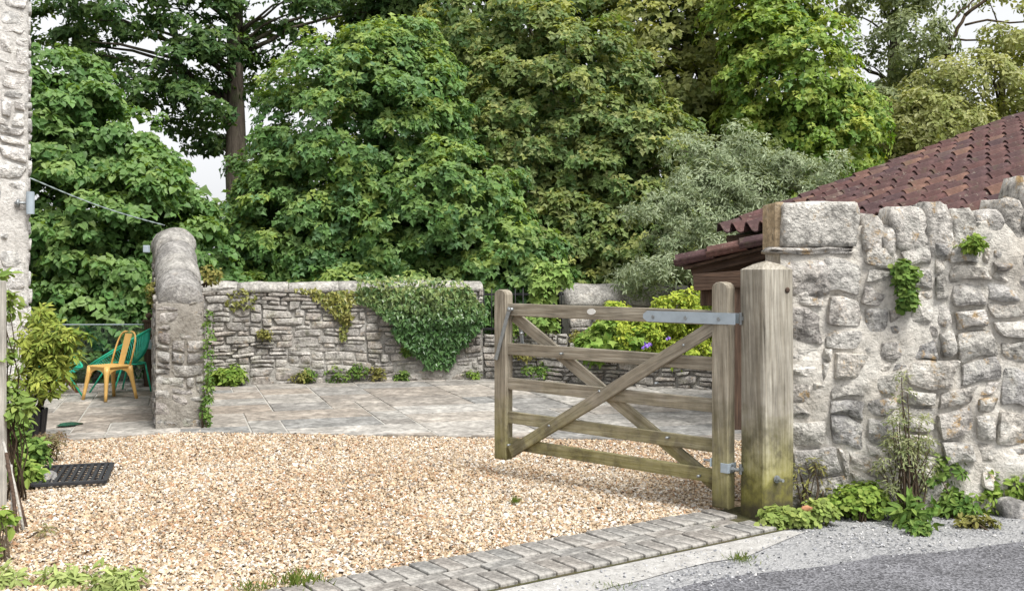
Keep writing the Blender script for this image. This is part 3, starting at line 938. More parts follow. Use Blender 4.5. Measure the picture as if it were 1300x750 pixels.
stone_panel(pw_, .0, WD, .0, 1.16, .07, .058, [(2, 1), (3, 1), (2, 2), (3, 2), (1, 1), (4, 2)], [3, 2, 3, 3, 1, 2], .012, .03, M['stone_pier'], 52, 14, 4, .025, 6., rough=.3, cut=.2, tilt=.7, smooth=False, special=brickspot)
stone_panel(pw_, .0, 1.5, .0, 1.5, .09, .075, [(2, 1), (3, 1), (2, 2), (3, 2)], [3, 3, 3, 2], .02, .03, M['stone_pier'], 53, 12, 3, .02, 5.,
            keep=lambda x, z, a, b: z + b < 1.1 + .373 * x, tf=lambda V: np.c_[WD - .015 - V[:, 1], V[:, 0], V[:, 2]])
stone_panel(pw_, .0, 1.5, .0, 1.5, .09, .075, [(2, 1), (3, 1), (2, 2), (3, 2)], [3, 3, 3, 2], .02, .03, M['stone_pier'], 54, 12, 3, .02, 5.,
            keep=lambda x, z, a, b: z + b < 1.1 + .373 * x, tf=lambda V: np.c_[.015 + V[:, 1], V[:, 0], V[:, 2]])
for k in range(4):
    y0, y1 = k * .38 - .02, (k + 1) * .38 - .022
    half_round('coping_stone', (WD / 2, y0, 1.125 + .373 * y0), (WD / 2, y1, 1.125 + .373 * y1), .2, .2, pw_, M['coping'], 110 + k, 8, 15, .01)
for k in range(2):
    half_round('coping_stone', (WD / 2, 1.5 + k * .95, 1.685), (WD / 2, 2.44 + k * .95, 1.685), .205, .2, pw_, M['coping'], 115 + k, 8, 13, .022)
bevel = link('junction_box', bevel_box(.05, .06, .07, .006), None, M['steel'])
_p = P(186, 316, 9.9); bevel.location = tuple(_p)
setp(bevel, 'small grey junction box near the top of the ramped wall', 'fitting')

# --- corner of the stone house at the left edge
HC = np.array((-(614 / F) * 9.0, 9.0)); HA = R(30)
hs = empty('stone_house', (*HC, 0), HA, 'corner of a pale rough stone house at the left edge', 'house')
core_mesh('wall', -2.6, 0, 3.5, lambda x: 5.2, hs, M['mortar_house'], 55, .018, .014, 60, 120, 5.)
stone_panel(hs, -1.7, .0, .3, 4.7, .105, .082, [(2, 1), (3, 1), (2, 2), (3, 2), (1, 1), (4, 2)], [3, 3, 3, 2, 1, 1], .016, .03, M['stone_house'], 56, 10, 3, .04, 5., rough=.3, cut=.22, tilt=.7, smooth=False)
stone_panel(hs, .0, .6, .3, 4.7, .12, .075, [(2, 1), (3, 2), (2, 2)], [3, 3, 3], .02, .022, M['stone_house'], 57, 10, 3, .02, 5., tf=lambda V: np.c_[.01 - V[:, 1], V[:, 0], V[:, 2]])

# ================================================================== OUTBUILDING with pantile roof
RF = R(65); RT = .328
E0 = P(920, 297, 10.5)
ed = np.array((math.cos(RF), -math.sin(RF), 0.))              # along the eave, towards the camera
sd = nrm(np.array((math.sin(RF), math.cos(RF), RT)))          # up the slope
rn = nrm(np.cross(ed, sd)); rn = rn if rn[2] > 0 else -rn
ob = empty('outbuilding', (E0[0], E0[1], 0), 0, 'stone outbuilding with a red-brown pantile roof behind the rubble wall', 'building')
OB = np.array((E0[0], E0[1], 0.))
def roof_deck():
    a = E0 - OB - rn * .05
    q = [a, a + ed * 4.4, a + ed * 4.4 + sd * 5.0, a + sd * 5.0]
    v = np.array(q + [p - rn * .06 for p in q])
    return link('roof', rawmesh('roof', v, np.array([(0, 1, 2, 3), (7, 6, 5, 4), (0, 4, 5, 1), (1, 5, 6, 2), (2, 6, 7, 3), (3, 7, 4, 0)])), ob, M['wood_brown'])
roof = roof_deck()
TW, TL, TG = .215, .36, .27
def tile_mesh():
    n = 15
    u = np.linspace(0, 1, n)
    xs = u * (TW + .03)
    prof = np.where(u < .48, .08 * np.sin(np.clip(u / .48, 0, 1) * math.pi), -.018 * np.sin((u - .48) / .52 * math.pi))
    prof[-1] = .03
    V = []
    for th in (0, .014):
        for yy in (0, TL):
            V.append(np.c_[xs, np.full(n, yy), prof - th])
    V = np.concatenate(V); i = np.arange(n - 1)
    top = np.stack([i, i + 1, n + i + 1, n + i], -1)
    bot = np.stack([2 * n + i, 3 * n + i, 3 * n + i + 1, 2 * n + i + 1], -1)
    fr = np.stack([i, 2 * n + i, 2 * n + i + 1, i + 1], -1)
    bk = np.stack([n + i, n + i + 1, 3 * n + i + 1, 3 * n + i], -1)
    sd_ = np.array([(0, n, 3 * n, 2 * n), (n - 1, 3 * n - 1, 4 * n - 1, 2 * n - 1)])
    me = rawmesh('tile', V, np.concatenate([top, bot, fr, bk, sd_]))
    me.materials.append(M['tile'])
    return me
TM = tile_mesh()
rng = np.random.default_rng(77)
rot = Matrix((Vector(ed), Vector(sd), Vector(rn))).transposed()
for r_ in range(17):
    for c_ in range(20):
        p = E0 - OB + ed * (c_ * TW - .02) + sd * (r_ * TG - .07 + (rng.uniform(-.06, .03) if rng.uniform() < .12 else rng.normal(0, .006))) + rn * (.045 + rng.normal(0, .004))
        w = p + OB
        if w[0] / w[1] > .55: continue
        o = link('tile', TM, roof)
        q = rot @ Matrix.Rotation(rng.normal(0, .014) - R(3.2), 3, 'X') @ Matrix.Rotation(rng.normal(0, .024), 3, 'Z')
        o.matrix_local = Matrix.Translation(Vector(p)) @ q.to_4x4()
def quadwall(name, a, b, z0, za, zb, t, mat):
    a, b = np.array(a, float), np.array(b, float)
    d = nrm(b - a); nn = np.array((-d[1], d[0])) * t
    v = np.array([(*a, z0), (*b, z0), (*b, zb), (*a, za), (*(a + nn), z0), (*(b + nn), z0), (*(b + nn), zb), (*(a + nn), za)])
    return link(name, rawmesh(name, v, np.array([(0, 1, 2, 3), (7, 6, 5, 4), (0, 4, 5, 1), (1, 5, 6, 2), (2, 6, 7, 3), (3, 7, 4, 0)])), ob, mat)
_s = sd[:2] / np.linalg.norm(sd[:2])
zf = lambda s_: E0[2] - .14 + RT * s_
quadwall('side_wall', _s * .22 + ed[:2] * .12, _s * .22 + ed[:2] * 3.6, 0, zf(.22), zf(.22), .3, M['mortar_back'])
quadwall('gable_wall', _s * .22 + ed[:2] * .12, _s * 4.6 + ed[:2] * .12, 0, zf(.22), zf(4.6), -.3, M['mortar_back'])
for k in range(5):
    a = E0 - OB + ed * (.1 + k * .8) - rn * .16
    bar('rafter', a - sd * .0, a + sd * 1.0, .08, .06, M['wood_brown'], ob, ed, .004, 0)
a = E0 - OB - rn * .09 + sd * .02
bar('fascia', a, a + ed * 4.2, .13, .022, M['wood_brown'], ob, sd, .003, 0)
# half-round gutter under the eave
def gutter():
    th = np.linspace(math.pi, 2 * math.pi, 9)
    a = E0 - OB - np.array((0, 0, .17)) - np.array((*_s, 0)) * .09
    sx = np.array((*_s, 0.))
    V = []
    for k in (-.05, 4.2):
        for rr in (.062, .056):
            V.append(a + ed * k + rr * (np.cos(th)[:, None] * sx + np.sin(th)[:, None] * np.array((0, 0, 1.))))
    V = np.concatenate(V); n = 9; i = np.arange(n - 1)
    f = [np.stack([i, i + 1, 2 * n + i + 1, 2 * n + i], -1), np.stack([n + i, 3 * n + i, 3 * n + i + 1, n + i + 1], -1),
         np.stack([i, n + i, n + i + 1, i + 1], -1), np.stack([2 * n + i, 2 * n + i + 1, 3 * n + i + 1, 3 * n + i], -1),
         np.array([(0, 2 * n, 3 * n, n), (n - 1, 2 * n - 1, 4 * n - 1, 3 * n - 1)])]
    return link('gutter', rawmesh('gutter', V, np.concatenate(f), smooth=False), ob, M['gutter'])
gutter()
a = E0 - OB - np.array((0, 0, .2)) - np.array((*_s, 0)) * .09 + ed * .12
tube_obj('gutter_outlet', [a, a - np.array((0, 0, .14))], .034, M['gutter'], ob, 10)

# --- lean-to porch under the gutter
pr = empty('lean_to', (0, 0, 0), 0, 'small timber lean-to with a tiled roof beneath the gutter of the outbuilding', 'lean-to')
A = P(866, 336, 9.3); B = P(985, 306, 9.0)
up_ = nrm(B - A); back = np.array((.25, 1., 0)); back /= np.linalg.norm(back)
nu = nrm(np.cross(up_, back))
nu = nu if nu[2] > 0 else -nu
_Lp = np.linalg.norm(B - A)
pd_v = [A, A + up_ * _Lp, A + up_ * _Lp + back * 1.5, A + back * 1.5]
pd_v = [p - nu * .02 for p in pd_v] + [p - nu * .045 for p in pd_v]
prf = link('roof', rawmesh('roof', np.array(pd_v), np.array([(0, 1, 2, 3), (7, 6, 5, 4), (0, 4, 5, 1), (1, 5, 6, 2), (2, 6, 7, 3), (3, 7, 4, 0)])), pr, M['wood_brown'])
rot2 = Matrix((Vector(-back), Vector(up_), Vector(np.cross(-back, up_)))).transposed()
_flip = np.cross(-back, up_)[2] < 0
for r_ in range(3):
    for c_ in range(6):
        o = link('tile', TM, prf)
        p = A + up_ * (r_ * .3 - .05) + back * ((c_ + (0 if _flip else 1)) * TW - .05) + nu * .03
        xx = Vector(back if _flip else -back)
        q = Matrix((xx, Vector(up_), Vector(nu))).transposed() @ Matrix.Rotation(rng.normal(0, .012) - R(3.0), 3, 'X')
        o.matrix_local = Matrix.Translation(Vector(p)) @ q.to_4x4()
bar('beam', P(882, 358, 9.25), P(990, 350, 8.9), .15, .1, M['wood_brown'], pr, (.2, 1, 0), .006, .003, 3)
bar('wall_plate', P(900, 344, 10.1), P(1000, 338, 9.8), .1, .1, M['wood_brown'], pr, (.2, 1, 0), .006, .003, 4)
q = P(936, 360, 9.1)
bar('post', (q[0], q[1], -.02), (q[0], q[1], 1.3), .11, .1, M['wood_brown'], pr, (0, 1, 0), .006, .003, 7)
bar('bracket', P(897, 362, 9.3), P(897, 388, 9.3), .1, .09, M['wood_brown'], pr, (0, 1, 0), .006, .003, 6)
for k in range(3):
    a = A + up_ * .06 + back * (.12 + k * .55) - nu * .085
    bar('rafter', a, a + up_ * (_Lp - .1), .07, .05, M['wood_brown'], pr, back, .004, 0)

# ================================================================== GATE AND POST
gp = empty('gate_post', (1.452, 5.83, 0), R(25), 'massive square weathered timber gate post with a pointed top', 'gate post')
def post_mesh(w, zt, zp, ch=.012):
    bm = bmesh.new()
    # long axis is local x so that the grain follows it
    h = w / 2
    nx = 24
    rings = [(0, h)] + [(x, h) for x in np.linspace(.05, zt, nx)] + [(zt + (zp - zt) * .62, h * .5)]
    V, Fq = [], []
    for x, r in rings:
        c = ch * r / h
        V += [(x, r - c, r), (x, r, r - c), (x, r, -r + c), (x, r - c, -r), (x, -r + c, -r), (x, -r, -r + c), (x, -r, r - c), (x, -r + c, r)]
    V.append((zp, 0, 0)); V = np.array(V, float)
    w1 = Wob(9, 3, 3)
    V[:, 1] += .003 * w1(V * np.array((1, .2, .2))); V[:, 2] += .003 * w1(V * np.array((1, .2, .2)) + 4)
    j = np.arange(8); k = (j + 1) % 8
    q = np.concatenate([np.stack([r * 8 + j, r * 8 + k, (r + 1) * 8 + k, (r + 1) * 8 + j], -1) for r in range(len(rings) - 1)])
    e = (len(rings) - 1) * 8
    tt = np.stack([e + j, e + k, np.full(8, len(V) - 1)], -1)
    bm.free()
    return rawmesh('post', V, [q, tt, np.array([list(range(8))[::-1]])])
o = link('timber', post_mesh(.215, 1.435, 1.485), gp, M['wood_post'])
o.matrix_local = Matrix(((0, 0, 1, 0), (0, -1, 0, 0), (1, 0, 0, 0), (0, 0, 0, 1)))
o.location = (0, 0, -.03)
def bolt(name, p, d, r, L, parent, mat=None, nut=True):
    p = np.array(p, float); d = nrm(np.array(d, float))
    parts = [tube([p, p + d * L], r, 10)]
    if nut:
        parts += [tube([p, p + d * .004], r * 2.4, 14), tube([p + d * .004, p + d * .018], r * 1.75, 6)]
    v, f = merge(parts)
    return link(name, rawmesh(name, v, f), parent, mat or M['steel_dull'])
bolt('bolt', (-.02, -.108, .235), (0, -1, 0), .009, .055, gp)
tube_obj('knot', [(-.1085, .045, 1.33), (-.1105, .045, 1.33)], .014, M['wood_brown'], gp, 12)
tube_obj('knot', [(.055, -.1085, 1.29), (.055, -.1105, 1.29)], .016, M['wood_brown'], gp, 12)
bolt('hinge_pin', (-.12, .085, 1.09), (0, 0, 1), .009, .07, gp, nut=False)
bolt('hinge_pin', (-.12, .085, .235), (0, 0, 1), .009, .06, gp, nut=False)
bar('hinge_hook', (-.10, .085, 1.125), (-.125, .085, 1.125), .022, .022, M['steel_dull'], gp, b=.003, wob=0)
bar('hinge_hook', (-.10, .085, .265), (-.125, .085, .265), .022, .022, M['steel_dull'], gp, b=.003, wob=0)

GH = np.array((1.233, 5.85)); GD = nrm(np.array((-1.359, 1.26)))
GL = 1.853
# gate-local frame: x from hinge to latch, y = away from the camera side, z up
gate = empty('field_gate', (*GH, 0), math.atan2(GD[1], GD[0]), 'open five-bar timber field gate with crossed braces', 'gate')
# with x along GD, local +y = (-GD.y, GD.x): the camera side
CS = 1.0                                          # camera side is local +y
def stile(name, x0, x1, z0, z1, t, seed):
    w = x1 - x0
    n = 7
    th = np.linspace(0, math.pi, n)
    out = [(z0, -w / 2), (z1 - w * .32, -w / 2)] + [(z1 - w * .32 + w * .32 * math.sin(a), -w / 2 * math.cos(a)) for a in th[1:-1]] + [(z1 - w * .32, w / 2), (z0, w / 2)]
    k = len(out)
    bv = .006
    V = []
    o_ = np.array(out); c = o_.mean(0)
    ins = c + (o_ - c) * np.array((1 - 2 * bv / (z1 - z0), 1 - 2 * bv / w))
    for yy, oo in ((-t / 2, ins), (-t / 2 + bv, o_), (t / 2 - bv, o_), (t / 2, ins)):
        V.append(np.c_[oo[:, 0], np.full(k, yy), oo[:, 1]])
    V = np.concatenate(V)
    j = np.arange(k); m = (j + 1) % k
    q = np.concatenate([np.stack([r * k + j, r * k + m, (r + 1) * k + m, (r + 1) * k + j], -1) for r in range(3)])
    f = [q, np.array([list(range(k))[::-1], list(range(3 * k, 4 * k))])]
    ob_ = link(name, rawmesh(name, V, f), gate, M['wood_gate'])
    # mesh x = height, mesh z = width
    ob_.matrix_local = Matrix(((0, 0, -1, (x0 + x1) / 2), (0, 1, 0, -t / 2), (1, 0, 0, 0), (0, 0, 0, 1)))
    return ob_
stile('hinge_stile', 0, .108, .035, 1.335, .08, 1)
stile('latch_stile', GL - .112, GL, .105, 1.275, .075, 2)
RY = -.04                                          # rail centre, behind the stile face
for k, (z, x0, x1) in enumerate(((1.125, .108, GL - .10), (.857, .108, GL - .10), (.618, .108, GL - .10), (.386, .108, GL - .10), (.206, .108, GL - .10))):
    bar('rail', (x0 - .01, RY, z), (x1, RY, z + .012), .08 if k else .086, .03, M['wood_gate'], gate, (0, 1, 0), .005, .003, 20 + k)
bar('brace', (GL - .15, RY + .028, .165), (.1, RY + .028, 1.075), .08, .024, M['wood_gate'], gate, (0, 1, 0), .004, .002, 31)
bar('brace', (GL - .13, RY - .028, 1.09), (.07, RY - .028, .12), .08, .024, M['wood_gate'], gate, (0, 1, 0), .004, .002, 32)
# galvanised strap hinge along the top rail
def strap():
    w, L, t = .066, .585, .006
    out = [(-.05, -w / 2), (L - .03, -w / 2), (L - .01, -w / 2 + .014), (L, -w / 6), (L, w / 6), (L - .01, w / 2 - .014), (L - .03, w / 2), (-.05, w / 2)]
    k = len(out); o_ = np.array(out)
    V = np.concatenate([np.c_[o_[:, 0], np.full(k, .0), o_[:, 1] + 1.125], np.c_[o_[:, 0], np.full(k, t), o_[:, 1] + 1.125]])
    j = np.arange(k); m = (j + 1) % k
    o = link('strap_hinge', rawmesh('strap_hinge', V, [np.stack([j, m, k + m, k + j], -1), np.array([list(range(k))[::-1], list(range(k, 2 * k))])]), gate, M['steel'])
    for xx in (.055, .28, .51):
        v, f = tube([(xx, t, 1.122), (xx, t + .005, 1.122)], .011, 12)
        link('bolt_head', rawmesh('bolt_head', v, f), o, M['steel_dull'])
    return o
strap().location = (0, .0025, 0)
bar('strap_back', (-.05, -.086, 1.125), (.4, -.086, 1.125), .06, .006, M['steel'], gate, b=.002, wob=0)
bar('hinge_plate', (-.004, .004, .27), (.045, .004, .27), .055, .006, M['steel'], gate, b=.002, wob=0)
bar('hinge_plate', (-.005, -.08, .27), (-.005, .004, .27), .055, .006, M['steel'], gate, (1, 0, 0), b=.002, wob=0)
bar('hinge_plate', (.1115, -.04, .292), (.1115, .01, .292), .05, .006, M['steel'], gate, (1, 0, 0), b=.002, wob=0)
bolt('hinge_bolt', (.115, -.01, .3), (1, 0, 0), .008, .05, gate, nut=False)
bolt('hinge_bolt', (-.008, -.03, .265), (-1, 0, 0), .01, .05, gate)
# oval white maker's plate
th = np.linspace(0, 2 * math.pi, 20, endpoint=False)
v = np.concatenate([np.c_[1.01 + .034 * np.cos(th), np.full(20, -.0245), 1.14 + .019 * np.sin(th)], np.c_[1.01 + .034 * np.cos(th), np.full(20, -.020), 1.14 + .019 * np.sin(th)]])
j = np.arange(20); m_ = (j + 1) % 20
link('name_plate', rawmesh('name_plate', v, [np.stack([j, m_, 20 + m_, 20 + j], -1), np.array([list(range(20))[::-1], list(range(20, 40))])]), gate, M['white_enamel'])
# two flat steel latch levers
bar('latch_lever', (GL - .155, .006, 1.155), (GL - .03, .012, .79), .028, .008, M['steel_dull'], gate, (0, 1, 0), .002, 0)
bar('latch_lever', (GL - .15, -.085, 1.13), (GL - .2, -.085, .84), .028, .008, M['steel_dull'], gate, (0, 1, 0), .002, 0)
tube_obj('latch_pivot', [(GL - .15, -.09, 1.14), (GL - .15, .016, 1.14)], .012, M['steel_dull'], gate, 10)
for (xx, zz) in ((.5, .72), (.93, .64), (1.35, .38), (.3, .96), (1.72, .21), (.42, .4), (.2, .2), (1.25, .86), (1.6, .98)):
    tube_obj('coach_bolt', [(xx, RY + .016, zz), (xx, RY + .0445, zz)], .008, M['steel_dull'], gate, 8)

# ================================================================== CHAIRS, STOOL, GLASS SCREEN
def plate(name, outline, t, mat, parent, M4=None):
    """flat plate from an outline in local x,z; t thick along y"""
    o_ = np.array(outline); k = len(o_)
    V = np.concatenate([np.c_[o_[:, 0], np.full(k, -t / 2), o_[:, 1]], np.c_[o_[:, 0], np.full(k, t / 2), o_[:, 1]]])
    j = np.arange(k); m = (j + 1) % k
    o = link(name, rawmesh(name, V, [np.stack([j, m, k + m, k + j], -1), np.array([list(range(k))[::-1], list(range(k, 2 * k))])]), parent, mat)
    if M4 is not None: o.matrix_local = M4
    return o
yc = empty('metal_chair', (-4.43, 11.28, .014), R(-33), 'yellow sheet-metal bistro chair with a slatted back on the patio', 'chair')
SH = .375
o = link('seat', bevel_box(.34, .33, .022, .01, 3), yc, M['yellow_paint']); o.location = (0, 0, SH - .011)
for sx in (-1, 1):
    for sy in (-1, 1):
        a = np.array((sx * .145, sy * .14, SH - .012)); b = np.array((sx * .2, sy * .195, 0.))
        s = np.linspace(0, 1, 6)[:, None]
        v, f = tube(a + (b - a) * s, [.034, .03, .025, .021, .018, .018], 8)
        link('leg', rawmesh('leg', v, f, smooth=True), yc, M['yellow_paint'])
for sx, ang in ((0, 0), (0, 180), (0, 90), (0, 270)):
    w = .155
    arch = [(-w, 0), (w, 0), (w + .012, -.1)] + [(math.cos(t_) * .12, -.1 + .075 * math.sin(t_)) for t_ in np.linspace(0, math.pi, 9)] + [(-w - .012, -.1)]
    plate('apron', arch, .004, M['yellow_paint'], yc, Matrix.Rotation(R(ang), 4, 'Z') @ Matrix.Translation((0, -.155, SH - .018)))
hoop = []
for t_ in np.linspace(0, 1, 17):
    a = math.pi * t_
    x_ = -.165 * math.copysign(abs(math.cos(a)) ** .55, math.cos(a)); z_ = SH + .36 * math.sin(a) ** .6 if 0 < t_ < 1 else SH - .01
    hoop.append((x_, .14 + .3 * (z_ - SH), z_))
tube_obj('back_hoop', hoop, .0105, M['yellow_paint'], yc, 8)
plate('back_splat', [(-.045, 0), (.045, 0), (.06, .35), (-.06, .35)], .004, M['yellow_paint'], yc, Matrix.Translation((0, .143, SH)) @ Matrix.Rotation(-math.atan(.3), 4, 'X'))

def string_chair(label, loc, rz):
    root = empty('string_chair', loc, rz, label, 'chair', 'green string chairs')
    c = np.array((0, 0, .525)); tl = R(32)
    e1 = np.array((math.cos(tl), 0, math.sin(tl))); e2 = np.array((0, 1., 0)); n = np.cross(e1, e2)
    th = np.linspace(0, 2 * math.pi, 41)
    rim = c + .385 * np.cos(th)[:, None] * e1 + .36 * np.sin(th)[:, None] * e2
    tube_obj('rim', rim, .0125, M['green_paint'], root, 8)
    hub = c - n * .25 - e1 * .07
    parts = []
    for a in np.linspace(0, 2 * math.pi, 76, endpoint=False):
        p0 = c + .385 * math.cos(a) * e1 + .36 * math.sin(a) * e2
        p1 = hub + .05 * math.cos(a) * e1 + .05 * math.sin(a) * e2
        s = np.linspace(0, 1, 6)[:, None]
        p = p0 + (p1 - p0) * s - n * .07 * np.sin(s * math.pi) + nrm(p0 - c) * .03 * np.sin(s * math.pi)
        parts.append(tube(p, .0042, 5, False))
    v, f = merge(parts)
    link('cords', rawmesh('cords', v, f, smooth=True), root, M['green_cord'])
    tube_obj('hub_ring', hub + .05 * np.cos(th)[:, None] * e1 + .05 * np.sin(th)[:, None] * e2, .008, M['green_paint'], root, 6)
    r2 = hub - n * .0 + np.array((0, 0, .06))
    ring = r2 + .2 * np.cos(th)[:, None] * np.array((1., 0, 0)) + .2 * np.sin(th)[:, None] * e2
    tube_obj('seat_ring', ring, .009, M['green_paint'], root, 6)
    for a in (R(95), R(-95), R(0), R(180)):
        top = r2 + .2 * np.array((math.cos(a), math.sin(a), 0))
        foot = np.array((.34 * math.cos(a), .34 * math.sin(a), 0.))
        tube_obj('leg', [top, foot], .0105, M['green_paint'], root, 7)
    return root
string_chair('green string tub chair beside the yellow metal chair', (*P(153, 400, 11.95)[:2], .014), R(12))
string_chair('green string tub chair mostly hidden behind the leafy shrub by the house', (*P(64, 400, 11.5)[:2], .014), R(190))

st = empty('folding_stool', (*P(82, 400, 11.9)[:2], .014), R(20), 'small red-brown folding stool with crossed legs behind the leafy shrub', 'stool')
for yy in (-.11, .11):
    bar('leg', (-.15, yy, 0), (.15, yy, .36), .035, .02, M['wood_red'], st, (0, 1, 0), .003, 0)
    bar('leg', (.15, yy * .8, 0), (-.15, yy * .8, .36), .035, .02, M['wood_red'], st, (0, 1, 0), .003, 0)
for k in range(4):
    bar('seat_slat', (-.15 + k * .1 - .0, -.13, .37), (-.15 + k * .1, .13, .37), .07, .014, M['wood_red'], st, (0, 0, 1), .003, 0)

gs = empty('glass_screen', (0, 0, 0), 0, 'low clear glass screen behind the chairs', 'screen')
a, b = P(60, 400, 12.5)[:2], P(182, 400, 12.55)[:2]
o = link('pane', bevel_box(float(np.linalg.norm(b - a)), .012, .72, .002, 1), gs, M['glass'])
o.location = (*((a + b) / 2), .41); o.rotation_euler = (0, 0, math.atan2(*(b - a)[::-1]))
bar('top_trim', (*a, .775), (*b, .775), .012, .018, M['steel'], gs, (0, 1, 0), .002, 0)
bar('kerb', (*a, .02), (*b, .02), .07, .16, M['coping_pale'], gs, (0, 1, 0), .01, .003, 5)
fp = empty('fence_post', (*P(189, 400, 12.6)[:2], 0), 0, 'brown timber post with a ball finial beside the ramped wall', 'post')
bar('shaft', (0, 0, -.02), (0, 0, .8), .09, .09, M['wood_brown'], fp, (0, 1, 0), .006, .001, 7)
bar('cap', (-.06, 0, .815), (.06, 0, .815), .03, .12, M['wood_brown'], fp, (0, 1, 0), .006, 0)
v, f = tube([(0, 0, .83), (0, 0, .845), (0, 0, .86), (0, 0, .885), (0, 0, .905), (0, 0, .915)], [.018, .02, .036, .042, .03, .008], 12)
link('finial', rawmesh('finial', v, f, smooth=True), fp, M['wood_brown'])
o = link('socket_box', bevel_box(.075, .07, .11, .008), None, M['steel']); o.location = tuple(P(190, 437, 12.5))
setp(o, 'small blue-grey box fixed to the brown fence post', 'fitting')

# ================================================================== SMALL THINGS
# wall lamp
lm = empty('wall_lamp', tuple(P(38.5, 258, 8.93)), R(30), 'grey cylinder lamp fixed on the stone house corner', 'lamp')
v, f = merge([tube([(0, 0, -.095), (0, 0, .095)], .034, 16), tube([(0, 0, .095), (0, 0, .1)], .03, 16)])
link('body', rawmesh('body', v, f, smooth=False), lm, M['steel'])
tube_obj('arm', [(-.03, .01, 0), (-.12, .035, 0)], .012, M['steel_dull'], lm, 8)
tube_obj('rose', [(-.085, .03, 0), (-.1, .035, 0)], .034, M['steel_dull'], lm, 14)
# overhead cable with a twisted messenger
a, b = P(38, 226, 9.05), P(209, 286, 10.55)
s = np.linspace(0, 1, 40)[:, None]
line = a + (b - a) * s - np.array((0, 0, .035)) * np.sin(s * math.pi) * 1.
hx = np.c_[np.zeros(40), np.cos(np.arange(40) * 1.3) * .006, np.sin(np.arange(40) * 1.3) * .006]
v, f = merge([tube(line + hx * .6, .004, 6), tube(line - hx * .6, .004, 6)])
setp(link('overhead_cable', rawmesh('overhead_cable', v, f, smooth=True), None, M['cable']), 'pale grey cable slung from the house to the ramped wall', 'cable')

# rubber slatted mat on the gravel
q = [G(41, 621)[:2], G(129, 616)[:2], G(143, 592)[:2], G(63, 594)[:2]]
mt = empty('rubber_mat', (*((q[0] + q[2]) / 2), .012), math.atan2(*(q[1] - q[0])[::-1]), 'black slatted rubber mat lying on the gravel', 'mat')
mw, ml = .43, .66
for s_ in (-1, 1):
    bar('side_bar', (-mw / 2, s_ * ml / 2, .012), (mw / 2, s_ * ml / 2, .012), .03, .022, M['black_rubber'], mt, (0, 0, 1), .004, 0)
    bar('side_bar', (s_ * mw / 2, -ml / 2, .012), (s_ * mw / 2, ml / 2, .012), .03, .022, M['black_rubber'], mt, (0, 0, 1), .004, 0)
for k in range(9):
    x_ = -mw / 2 + (k + .8) * mw / 9.6
    bar('slat', (x_, -ml / 2, .016), (x_, ml / 2, .016), .022, .016, M['black_rubber'], mt, (0, 0, 1), .004, .0)
for k in range(7):
    y_ = -ml / 2 + (k + 1) * ml / 8
    bar('cross_rib', (-mw / 2, y_, .006), (mw / 2, y_, .006), .012, .008, M['black_rubber'], mt, (0, 0, 1), .002, 0)

# slatted planter
pl = empty('slatted_planter', (*G(36, 566)[:2], 0), R(15), 'black slatted planter tucked among plants at the foot of the house', 'planter')
for k in range(14):
    a_ = k / 14 * 2 * math.pi
    bar('slat', (.11 * math.cos(a_), .11 * math.sin(a_), 0), (.14 * math.cos(a_), .14 * math.sin(a_), .3), .04, .012, M['black_iron'], pl, (math.cos(a_), math.sin(a_), 0), .002, 0)
v, f = tube([(0, 0, 0), (0, 0, .26)], [.1, .125], 14)
link('liner', rawmesh('liner', v, f), pl, M['black_rubber'])

# pale upright post at the left edge and canes leaning on it
q = P(3, 640, 6.14)
bar('pale_post', (q[0], q[1], -.03), (q[0] + .0, q[1], 1.34), .034, .04, M['wood_pale'], None, (0, 1, 0), .005, .002, 9)
setp(bpy.data.objects['pale_post'], 'slender pale timber upright at the very left edge', 'post')
for k, (a, b) in enumerate(((( 30, 672), (4, 560)), ((22, 676), (8, 575)), ((14, 672), (14, 590)), ((33, 668), (9, 590)))):
    ga = G(*a); gb = P(*b, ga[1] + .25)
    o = tube_obj('garden_cane', [ga, (ga + gb) / 2 + np.array((.006, 0, .004)), gb], .008 + .002 * (k % 2), M['wood_pale'] if k % 2 == 0 else M['wood_brown'], None, 7)
    setp(o, ['pale bamboo cane leaning furthest out from the pale upright', 'brown cane leaning against the pale upright', 'short pale cane standing almost upright', 'thick brown stick leaning beside the bamboo cane'][k], 'cane')
# rocks
for k, (px, py, r, lab) in enumerate(((48, 612, (.13, .1, .07), 'flat grey rock beside the rubber mat'), (1193, 640, (.16, .1, .075), 'dark grey rock at the foot of the rubble wall'), (1243, 648, (.11, .08, .06), 'orange-lichened rock among the weeds by the road'), (1285, 652, (.12, .1, .07), 'small grey rock at the right end of the weeds'))):
    g = G(px, py)
    o = boulder('rock', (0, 0, r[2] * .6), r, M['rock'], None, 200 + k, 3, .2, cube=.4)
    o.location = (g[0], g[1], -.02)
    setp(o, lab, 'rock')
# puddle in a worn flag
rng = np.random.default_rng(3)
g = G(88, 541); th = np.linspace(0, 2 * math.pi, 24, endpoint=False)
rr = 1 + .12 * np.sin(3 * th + 1) + .06 * np.sin(5 * th)
v = np.c_[g[0] + .1 * rr * np.cos(th), g[1] + .13 * rr * np.sin(th), np.full(24, .0225)]
setp(link('puddle', rawmesh('puddle', v, np.array([list(range(24))])), None, M['puddle']), 'small dark puddle on the paving near the house', 'puddle')
# fallen dry leaf
o = boulder('dry_leaf', (0, 0, 0), (.045, .012, .055), M['dry_leaf'], None, 301, 2, .2)
_p = P(1023, 651, 5.62); o.location = tuple(_p); o.rotation_euler = (.5, .3, .4)
setp(o, 'curled red-brown dead leaf caught in the weeds by the gate post', 'leaf')

